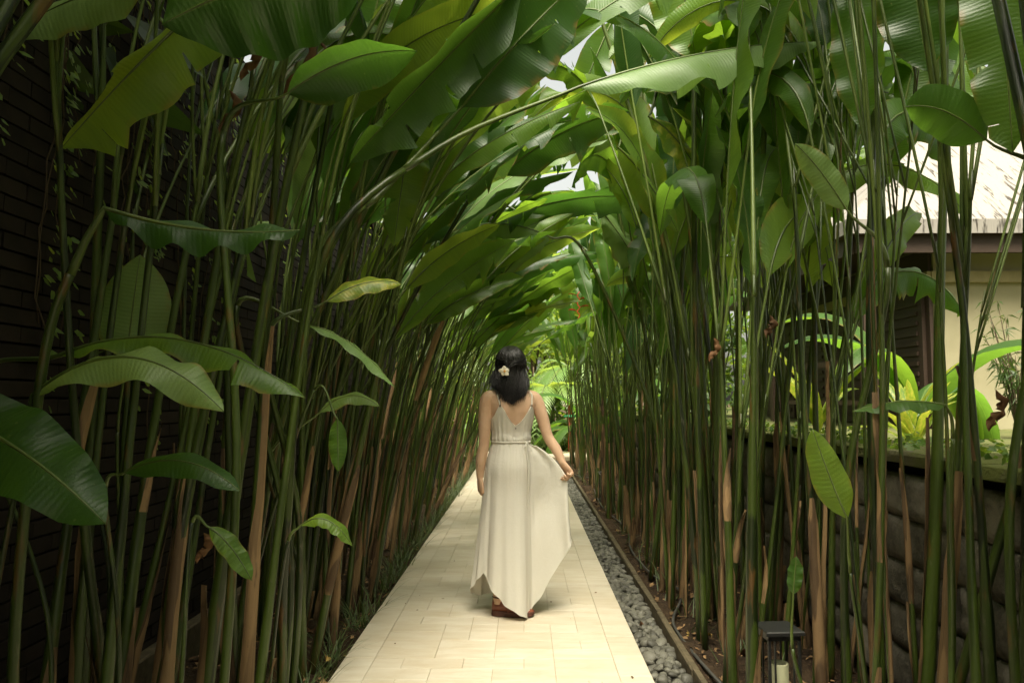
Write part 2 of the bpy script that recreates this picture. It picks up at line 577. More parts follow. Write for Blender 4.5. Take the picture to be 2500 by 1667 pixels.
for (x, y) in spots:
    s = rs.uniform(0.75, 1.35)
    ax, ay, az = 0.0255 * s * rs.uniform(0.85, 1.2), 0.0215 * s * rs.uniform(0.85, 1.25), 0.0165 * s * rs.uniform(0.85, 1.25)
    z = -0.050 + rs.uniform(-0.010, 0.016)
    rz = rs.uniform(0, 3.14)
    k = rs.randint(7)
    ok = bool(in_view(np.array([[x, y, z]]), 30)[0])
    if ok and vis_n < 295:
        o = obj("pebble", pmesh[k], strip, (x, y, z), rz)
        o.scale = (ax, ay, az); o.rotation_euler = (rs.normal(0, 0.3), rs.normal(0, 0.3), rz)
        vis_n += 1
    else:
        c, s_ = math.cos(rz), math.sin(rz)
        V = (pv[k] * (ax, ay, az)) @ np.array([[c, s_, 0], [-s_, c, 0], [0, 0, 1]]) + (x, y, z)
        rest.append((V, ICO_F, None, 0, rs.rand()))
for _ in range(2600):      # lower layer in the gaps
    x = rs.uniform(0.612, 0.788); y = rs.uniform(2.2, 17.0); s = rs.uniform(0.014, 0.02)
    rest.append((pv[rs.randint(7)] * (s, s, s * 0.7) + (x, y, -0.075), ICO_F, None, 0, rs.rand()))
o = mobj("small_pebbles", rest, M['pebble'], strip); tag(o, kind="stuff")

# ------------------------------------------------------------------ left brick wall
M['brick'] = simple_mat("dark_brick", (0.022, 0.016, 0.011), 0.85, 0.2, 7, 0.6, 0.5, (0.010, 0.008, 0.006), rndamt=0.3, bdist=0.006)
M['brick_mortar'] = simple_mat("dark_mortar", (0.010, 0.008, 0.006), 0.95, 0.1, 30, 0.4)
WX, WH = -1.80, 3.35
wall = mobj("brick_wall", [box((WX - 0.13, 8.6, WH / 2 - 0.05), (0.24, 18.4, WH + 0.08))], M['brick_mortar'], smooth=False)
tag(wall, "tall dark brown brick wall draped with vines, left of the stems", "wall")
BL, BH = 0.24, 0.064
brick_me = mesh("brick", [(lambda b: (b[0] + np.random.RandomState(3).normal(0, 0.0012, b[0].shape), b[1], b[2], 0, 0))(box((0, 0, 0), (0.02, BL - 0.008, BH - 0.008), bev=0.0))], M['brick'], False)
restb = []
nb = 0
for c in range(int(WH / BH)):
    z = (c + 0.5) * BH - 0.04
    y = 1.2 - (BL / 2 if c % 2 else 0)
    while y < 17.0:
        x = WX - 0.006 + rs.normal(0, 0.0022)
        if 2.45 < y < 3.75 and nb < 298 and z < 3.0:
            obj("brick", brick_me, wall, (x, y, z)); nb += 1
        else:
            restb.append(box((x, y, z), (0.02, BL - 0.008, BH - 0.008), 0, rs.rand()))
        y += BL
o = mobj("far_bricks", restb, M['brick'], wall, False); tag(o, kind="stuff")
mobj("coping", [box((WX - 0.12, 8.6, WH + 0.03), (0.34, 18.5, 0.07), bev=0.01)], M['brick_mortar'], wall, False)
mobj("plinth", [box((WX + 0.03, 8.6, 0.02), (0.07, 18.4, 0.20), bev=0.008)], M['kerb'], wall, False)

# ------------------------------------------------------------------ right retaining wall of rough blocks


def block_mat():
    m, nt = new_mat("rough_stone_block"); n = N(nt)
    tc = n.add("ShaderNodeTexCoord").outputs["Object"]
    geo = n.add("ShaderNodeNewGeometry").outputs["Position"]
    r = n.rnd()
    a = n.noise(geo, 6, 8, 0.7); b = n.noise(geo, 38, 6, 0.7)
    col = n.mix(r, (0.15, 0.135, 0.105), (0.25, 0.23, 0.185))
    col = n.mix(n.math('MULTIPLY', n.ramp(a, [(0.40, 0.0), (0.62, 1.0)]), 0.75), col, (0.035, 0.033, 0.025))
    col = n.mix(n.math('MULTIPLY', n.ramp(b, [(0.52, 0.0), (0.70, 1.0)]), 0.5), col, (0.24, 0.21, 0.16))
    bn = n.bump(n.math('ADD', a, n.math('MULTIPLY', b, 0.6)), 0.9, 0.02)
    n.out(n.principled(col, 0.9, 0.2, bn).outputs[0]); return m


def moss_mat():
    m, nt = new_mat("mossy_stone"); n = N(nt)
    geo = n.add("ShaderNodeNewGeometry").outputs["Position"]
    a = n.noise(geo, 4.5, 7, 0.7); b = n.noise(geo, 60, 5, 0.7)
    col = n.mix(n.ramp(a, [(0.36, 0.0), (0.52, 1.0)]), (0.12, 0.105, 0.075), (0.10, 0.115, 0.03))
    col = n.mix(n.math('MULTIPLY', b, 0.5), col, (0.15, 0.165, 0.05))
    n.out(n.principled(col, 0.95, 0.1, n.bump(b, 0.9, 0.02)).outputs[0]); return m


M['block'] = block_mat(); M['moss'] = moss_mat()
RX, RH = 1.74, 1.035
rwall = mobj("retaining_wall", [box((RX + 0.17, 8.6, RH / 2 - 0.1), (0.26, 18.0, RH + 0.1))], M['brick_mortar'], smooth=False)
tag(rwall, "low retaining wall of rough grey stone blocks with mossy top, right of the stems", "wall")
bvar = []
for k in range(8):
    r2 = np.random.RandomState(40 + k)
    nx, nz = 13, 7
    V = []; F = []
    for i in range(nz):
        for j in range(nx):
            u, w = j / (nx - 1), i / (nz - 1)
            e = min(min(u, 1 - u) / 0.06, min(w, 1 - w) / 0.12, 1.0)
            V.append((-0.012 - 0.018 * min(1, e * 1.2) + r2.normal(0, 0.0035) * (e > 0.3), (u - 0.5) * 0.412, (w - 0.5) * 0.194))
    for i in range(nz - 1):
        for j in range(nx - 1):
            F.append((i * nx + j, (i + 1) * nx + j, (i + 1) * nx + j + 1, i * nx + j + 1))
    b0 = len(V)
    rim = [j for j in range(nx)] + [i * nx + nx - 1 for i in range(1, nz)] + [(nz - 1) * nx + j for j in range(nx - 2, -1, -1)] + [i * nx for i in range(nz - 2, 0, -1)]
    for q in rim: V.append((0.05, V[q][1], V[q][2]))
    L = len(rim)
    for q in range(L): F.append((rim[q], rim[(q + 1) % L], b0 + (q + 1) % L, b0 + q))
    bvar.append(mesh("block", [(np.array(V), F, None, 0, 0)], M['block'], True))
for c in range(5):
    y = 1.3 - (0.21 if c % 2 else 0)
    while y < 17.0:
        o = obj("block", bvar[rs.randint(8)], rwall, (RX + rs.normal(0, 0.005), y, 0.06 + c * 0.2))
        y += 0.422
y = 1.2
while y < 17:
    V, F, UV, a_, b_ = box((RX + 0.15, y + 0.3, RH - 0.002), (0.40, 0.592, 0.055), bev=0.010)
    mobj("coping_slab", [(V + rs.normal(0, 0.004, V.shape), F, UV, 0, 0)], M['moss'], rwall, False)
    y += 0.6
# raised garden terrace behind it
M['lawn'] = simple_mat("garden_soil", (0.10, 0.10, 0.04), 0.9, 0.1, 6, 0.7, 0.6, (0.05, 0.07, 0.02))
terr = mobj("garden_terrace", [box((16.0, 10.0, 0.45), (28.0, 50.0, 1.0))], M['lawn'], smooth=False)
tag(terr, kind="structure")

# ------------------------------------------------------------------ house on the terrace


def thatch_mat():
    m, nt = new_mat("pale_thatch"); n = N(nt)
    uv = n.add("ShaderNodeUVMap").outputs[0]
    a = n.noise(n.mapping(uv, (13, 1.5, 1)), 1.0, 4, 0.7, 0.5)
    b = n.noise(n.mapping(uv, (14, 9, 1)), 1.0, 4, 0.7)
    col = n.mix(n.ramp(a, [(0.54, 0.0), (0.62, 1.0)]), (0.24, 0.225, 0.20), (0.02, 0.016, 0.013))
    col = n.mix(n.math('MULTIPLY', b, 0.4), col, (0.17, 0.16, 0.14))
    n.out(n.principled(col, 0.9, 0.1, n.bump(a, 0.6, 0.02)).outputs[0]); return m


M['thatch'] = thatch_mat()
M['plaster'] = simple_mat("yellow_plaster", (0.29, 0.265, 0.165), 0.85, 0.2, 2.2, 0.5, 0.15, (0.20, 0.18, 0.105))
M['dark_wood'] = simple_mat("dark_wood", (0.045, 0.028, 0.018), 0.6, 0.3, 12, 0.5, 0.2, stretch=(1, 1, 8))
M['trim'] = simple_mat("trim_wood", (0.30, 0.25, 0.13), 0.7, 0.3, 10, 0.4)
M['glass'] = simple_mat("dark_glass", (0.01, 0.012, 0.012), 0.08, 0.6)
house = empty("house", (3.6, 8.7, 0.95))
tag(house, "pale yellow garden house with white thatched hip roof behind the right hand stems", "house")
EX0, EX1, EY0, EY1, EZ = 3.60, 13.0, 8.7, 16.5, 3.30
hx = (EY1 - EY0) / 2
RZ = EZ + hx * math.tan(math.radians(40))
th = 0.16


def hw(p): return (p[0] - 3.6, p[1] - 8.7, p[2] - 0.95)


c4 = [(EX0, EY0, EZ), (EX1, EY0, EZ), (EX1, EY1, EZ), (EX0, EY1, EZ)]
r1, r2_ = (EX0 + hx, EY0 + hx, RZ), (EX1 - hx, EY0 + hx, RZ)
pieces = []


def poly(pts, m=0, uvs=None):
    pts = np.array([hw(p) for p in pts])
    e = norm(pts[1] - pts[0]); nrm = norm(np.cross(pts[1] - pts[0], pts[2] - pts[0])); g = np.cross(nrm, e)
    UV = np.stack([(pts - pts[0]) @ e, (pts - pts[0]) @ g], 1)
    return pts, [tuple(range(len(pts)))], UV, m, 0


roof = [poly([c4[0], c4[1], r2_, r1]), poly([c4[1], c4[2], r2_]), poly([c4[2], c4[3], r1, r2_]), poly([c4[3], c4[0], r1])]
for k in range(4):
    a, b = c4[k], c4[(k + 1) % 4]
    roof.append(poly([(a[0], a[1], a[2] - th), (b[0], b[1], b[2] - th), b, a]))
mobj("roof", roof, M['thatch'], house, False)
low = [(p[0], p[1], p[2] - th) for p in c4]
mobj("soffit", [poly([low[3], low[2], low[1], low[0]])], M['dark_wood'], house, False)
mobj("fascia", [box(hw(((EX0 + EX1) / 2, EY0 + 0.12, EZ - th - 0.10)), (EX1 - EX0 - 0.3, 0.06, 0.2)),
                box(hw((EX0 + 0.12, (EY0 + EY1) / 2, EZ - th - 0.10)), (0.06, EY1 - EY0 - 0.36, 0.2))], M['dark_wood'], house, False)
wz0, wz1 = 0.95, EZ - th - 0.02
mobj("wall", [box(hw((9.0, 12.4, (wz0 + wz1) / 2)), (8.4 - 0.0, 6.4, wz1 - wz0))], M['plaster'], house, False)
mobj("beam", [box(hw((9.0, 9.17, 2.72)), (8.5, 0.06, 0.13)), box(hw((4.73, 12.4, 2.72)), (0.06, 6.5, 0.13))], M['trim'], house, False)
mobj("porch_shade_panel", [box(hw((4.775, 12.4, (wz0 + wz1) / 2 - 0.02)), (0.04, 6.34, wz1 - wz0 - 0.06))], M['dark_wood'], house, False)  # dark sheet over the side wall, standing in for the unlit porch interior
# side of dark shutters facing the path
for k in range(4):
    d = mobj("shutter", [box(hw((4.735, 9.95 + k * 1.5, 1.78)), (0.05, 1.25, 1.62))], M['dark_wood'], house, False)
    for s_ in range(12):
        mobj("slat", [box(hw((4.70, 9.95 + k * 1.5, 1.12 + s_ * 0.12)), (0.025, 1.05, 0.05))], M['dark_wood'], d, False)
for (x, y) in ((3.95, 9.05), (3.95, 12.4), (3.95, 15.9)):
    mobj("post", [box(hw((x, y, 2.0)), (0.14, 0.14, 2.15))], M['dark_wood'], house, False)
mobj("porch_rail", [box(hw((4.0, 10.7, 1.75)), (0.05, 3.1, 0.08)), box(hw((4.0, 10.7, 1.25)), (0.04, 3.1, 0.06))], M['dark_wood'], house, False)

# ------------------------------------------------------------------ heliconia: shape builders
PROF_V = np.array([0, .02, .05, .10, .18, .30, .45, .60, .74, .85, .93, .975, 1.0])
PROF_W = np.array([.05, .22, .45, .68, .88, .99, 1.0, .95, .82, .62, .36, .15, .0])
UP = np.array([0.0, 0.0, 1.0])


def blade(curve, nrm0, W, fold=0.25, wave=0.02, curl=0.15, nv=22, nu=9, tears=(), roll_end=0.0, m=0, r=0.0, rng=None, skew=0.06):
    """leaf blade along a midrib curve (k,3); nrm0 = facing of the upper side at the base"""
    rng = rng or np.random
    curve = np.asarray(curve, float)
    seg = np.linalg.norm(np.diff(curve, axis=0), axis=1)
    Lc = np.concatenate([[0], np.cumsum(seg)]); L = Lc[-1]
    vs = list(np.linspace(0, 1, nv))
    for t in tears: vs += [t[0] - 0.004, t[0] + 0.004]
    vs = np.array(sorted(vs))
    us = np.linspace(-1, 1, nu)
    T = np.gradient(curve, axis=0); T /= np.linalg.norm(T, axis=1)[:, None]
    Ns = []; nn = np.asarray(nrm0, float)
    for i in range(len(curve)):
        nn = norm(nn - T[i] * np.dot(nn, T[i])); Ns.append(nn)
    Ns = np.array(Ns)
    ph = rng.uniform(0, 6.28, 4)
    fr = rng.uniform(2.0, 4.5, 2)
    VV, UUs = np.meshgrid(vs, us, indexing='ij')
    au = np.abs(UUs)
    pw = np.interp(VV, PROF_V, PROF_W)
    ve = VV + skew * au * pw * (1 - VV)
    s = np.clip(ve, 0, 1) * L
    C = np.stack([np.interp(s, Lc, curve[:, k]) for k in range(3)], -1)
    Tn = np.stack([np.interp(s, Lc, T[:, k]) for k in range(3)], -1)
    Nn = np.stack([np.interp(s, Lc, Ns[:, k]) for k in range(3)], -1)
    Tn /= np.linalg.norm(Tn, axis=-1, keepdims=True) + 1e-9
    Nn -= Tn * np.sum(Nn * Tn, -1, keepdims=True)
    Nn /= np.linalg.norm(Nn, axis=-1, keepdims=True) + 1e-9
    Sd = np.cross(Tn, Nn)
    if roll_end:
        a = roll_end * VV
        Sd, Nn = Sd * np.cos(a)[..., None] + Nn * np.sin(a)[..., None], Nn * np.cos(a)[..., None] - Sd * np.sin(a)[..., None]
    w = W * pw * (1 + 0.04 * np.sin(9 * VV + ph[2]))
    fa = fold + 0.35 * fold * np.sin(3 * VV + ph[3])
    side = UUs * np.cos(fa * (0.55 + 0.45 * au))
    dn = -au * np.sin(fa * (0.55 + 0.45 * au)) - curl * au ** 2.2 * 0.6
    rip = wave * np.where(UUs > 0, np.sin(6.28 * fr[0] * VV + ph[0]), np.sin(6.28 * fr[1] * VV + ph[1])) * au ** 1.4
    V = C + Sd * (w * side)[..., None] + Nn * (w * dn + rip * np.minimum(1, pw * 1.4))[..., None]
    nV, nU = V.shape[:2]
    UV = np.stack([UUs * 0.5 + 0.5, VV * L], -1)
    F = []
    cut = {}
    for t in tears:
        for i in range(nV - 1):
            if abs(vs[i] - (t[0] - 0.004)) < 1e-9: cut.setdefault(i, []).append(t)
    for i in range(nV - 1):
        for j in range(nU - 1):
            if i in cut:
                um = 0.5 * (us[j] + us[j + 1]); skip = False
                for t in cut[i]:
                    if um * t[1] > 0 and abs(um) > t[2]: skip = True
                if skip: continue
            F.append((i * nU + j, i * nU + j + 1, (i + 1) * nU + j + 1, (i + 1) * nU + j))
    V = V.reshape(-1, 3)
    if tears:      # the torn piece sags a little
        vv = VV.reshape(-1); uu = UUs.reshape(-1)
        for t in tears:
            msk = (vv > t[0]) & (vv < t[0] + 0.10) & (uu * t[1] > 0)
            V[msk, 2] -= 0.6 * W * np.maximum(0, np.abs(uu[msk]) - t[2]) * (1 - (vv[msk] - t[0]) / 0.10)
    return V, F, UV.reshape(-1, 2), m, r


def march(p, d, L, n, grav=0.0, bend=None, jit=0.0, rng=None):
    pts = [np.array(p, float)]; d = norm(d); st = L / (n - 1)
    for i in range(n - 1):
        d = norm(d + UP * (-grav * st) + (0 if bend is None else np.asarray(bend) * st) + (rng.normal(0, jit, 3) if jit else 0))
        pts.append(pts[-1] + d * st)
    return np.array(pts), d


def sheath(pts, rad, i0, i1, rng, m=0, loose=1.0):
    """dry leaf sheath clasping the stem, with a ragged, loosened tip"""
    n = i1 - i0 + 1
    V = []; UV = []; F = []
    na = 11
    a0 = rng.uniform(0, 6.28); span = rng.uniform(3.2, 5.6)
    for k in range(n):
        t = k / (n - 1)
        i = i0 + k
        d, s, u = frame(pts[min(i + 1, len(pts) - 1)] - pts[max(i - 1, 0)])
        sp = span * (1 - 0.88 * t ** 1.5) * (1 + rng.uniform(-.22, .12)); aj = rng.normal(0, .10)
        rr = rad[i] * 0.96 if k == 0 else rad[i] * (1.08 + 0.16 * t * loose) + 0.0012 + 0.016 * loose * t ** 4
        for j in range(na):
            a = a0 + aj + (j / (na - 1) - 0.5) * sp
            V.append(pts[i] + rr * (1 + 0.05 * math.sin(5 * a + 3 * t) + 0.30 * loose * t * (abs(j / (na - 1) - .5) * 2) ** 3 + rng.normal(0, .025)) * (math.cos(a) * s + math.sin(a) * u))
            UV.append((j / na, t))
    for k in range(n - 1):
        for j in range(na - 1):
            F.append((k * na + j, k * na + j + 1, (k + 1) * na + j + 1, (k + 1) * na + j))
    return np.array(V), F, np.array(UV), m, rng.rand()


def gen_plant(x, y, side, rng, tall=1.0, hidden=False):
    """one heliconia shoot: pseudostem, dry sheaths, leaf stalks and blades"""
    D = y
    z0 = -0.08
    if 1.3 < D < 3.7: tall = 1.28
    if side < 0:
        far = min(1, max(0, (D - 2.5) / 7))
        ph0 = math.radians(rng.normal(1.5 + 5 * far, 3.5)); bend = math.radians(rng.normal(2.5 + 8 * far, 3)); psi = math.radians(rng.normal(2, 4))
        H = rng.uniform(1.5, 2.45) * tall
    else:
        far = min(1, max(0, (D - 6) / 7))
        ph0 = math.radians(-rng.normal(-2.5 + 3 * far, 3.6 - 1.2 * far)); bend = math.radians(-rng.normal(1 + 2 * far, 3.5 - 1 * far)); psi = math.radians(rng.normal(0, 5))
        H = rng.uniform(1.3, 2.2) * tall
    d0 = np.array([math.sin(ph0), math.sin(psi), math.cos(ph0)])
    n = 22
    pts, d1 = march((x, y, z0), d0, H, n, 0.0, (bend / H, 0, 0), 0.006, rng)
    thick = (rng.uniform(0.006, 0.011) if (side > 0 and rng.rand() < 0.38) else rng.uniform(0.014, 0.025)) * (1.0 if rng.rand() < 0.8 else 1.25) * (1.15 if D < 3.6 else 1.0)
    t = np.linspace(0, 1, n)
    rad = thick * (1.0 + 0.18 * np.exp(-t * 14) - 0.42 * t) * np.interp(t, [0, .86, 1], [1, 1, .45])
    for q_ in rng.randint(4, 19, 3): rad[q_:] *= 0.92; rad[q_ - 1] *= 1.05
    full = thick * (1.0 - 0.42 * t)
    out = dict(stem=[tube(pts, rad, 8, 0, rng.rand())], sheaths=[], leaves=[])
    z = pts[:, 2]
    ns = rng.choice([0, 1, 1, 2])
    if rng.rand() < 0.85:
        e = rng.randint(4, 14 if D > 2.6 else 8)
        out['sheaths'].append(sheath(pts, rad, 0, e, rng, 0, rng.uniform(0.3, 1.0)))
    for _ in range(ns - 1 if ns else 0):
        a = rng.randint(4, n - 9); e = a + rng.randint(3, 7)
        out['sheaths'].append(sheath(pts, rad * 1.04, a, e, rng, 0, rng.uniform(0.4, 1.3)))
    nl = rng.choice([3, 3, 4]) if D < 4.2 else (rng.choice([1, 2, 3, 3]) if D < 9 else rng.choice([1, 1, 2, 2]))
    for k in range(nl):
        for attempt in range(8):
            st = n - 2 if k < 1 else rng.randint(n - 6, n - 2)
            p = pts[st]; base_d = norm(pts[st] - pts[st - 1])
            sp = rng.normal(0, 0.14, 3); sp[2] = 0
            if side > 0: sp[0] -= 0.03
            Lp = rng.uniform(0.55, 1.25) if side < 0 else rng.uniform(0.6, 1.35)
            Ls = rng.uniform(0.75, 1.30); Wb = rng.uniform(0.078, 0.128) * (Ls / 1.0) ** 0.4
            grav = rng.uniform(0.0, 0.15)
            bx = (0.22 + (0.20 * rng.rand() if D > 3.8 else 0)) if side < 0 else (-0.02 - 0.08 * far)
            sp_pts, dd = march(p, base_d + sp, Lp, 9, grav * 0.5, (bx, 0, 0))
            droop = rng.uniform(0.8, 4.5) if side > 0 else rng.uniform(0.3, 3.2)
            if attempt > 4: droop = 0.1
            bb = bx * 0.4 if (side > 0 or D < 3.8) else rng.uniform(0.2, 1.6)
            bl_pts, _ = march(sp_pts[-1], dd, Ls, 16, droop, (bb, rng.normal(0, .35), 0))
            lowx = bl_pts[(bl_pts[:, 0] > -0.95) & (bl_pts[:, 0] < 0.75)]
            zmin = 2.85 if D < 7 else (3.1 if D < 10 else 3.4)
            if len(lowx) and lowx[:, 2].min() < zmin and attempt < 7: continue
            slot = (np.abs(bl_pts[:, 0] + 0.1) < 0.38) & (bl_pts[:, 1] > 2.5)
            if slot.mean() > 0.25 and rng.rand() < 0.25 and attempt < 7: continue
            if not hidden:
                iv = in_view(bl_pts, 60) & (bl_pts[:, 1] < 3.5)
                if iv.any():
                    if attempt < 7: continue
                    bl_pts = None
            break
        if bl_pts is None: continue
        nr = UP + rng.normal(0, 0.55, 3) + np.array([0.35 * side * -1, -0.25, 0])
        tears = [(rng.uniform(0.25, 0.9), rng.choice([-1, 1]), rng.uniform(0.05, 0.55)) for _ in range(rng.choice([0, 2, 4, 6, 9]))]
        nv = 20 if D < 9 else 13
        r = rng.rand()
        b = blade(bl_pts, nr, Wb, rng.uniform(0.1, 0.55), rng.uniform(0.008, 0.03), rng.uniform(0, 0.3), nv, 9 if D < 9 else 7, tears, rng.normal(0, 0.7), 0, r, rng)
        rib = np.vstack([sp_pts, bl_pts[1:]])
        rr = np.concatenate([full[st] * 0.70 + (0.0062 - full[st] * 0.70) * np.linspace(0, 1, len(sp_pts)) ** 0.8, np.linspace(0.006, 0.0016, len(bl_pts) - 1)])
        stalk = tube(rib, rr, 6, 0, rng.rand())
        out['leaves'].append((b, stalk))
    return out


# ------------------------------------------------------------------ the shoots that can be told apart
D2S = 2500 / 2352.0


def B(x, y, D): return P(x * D2S, y * D2S, D)


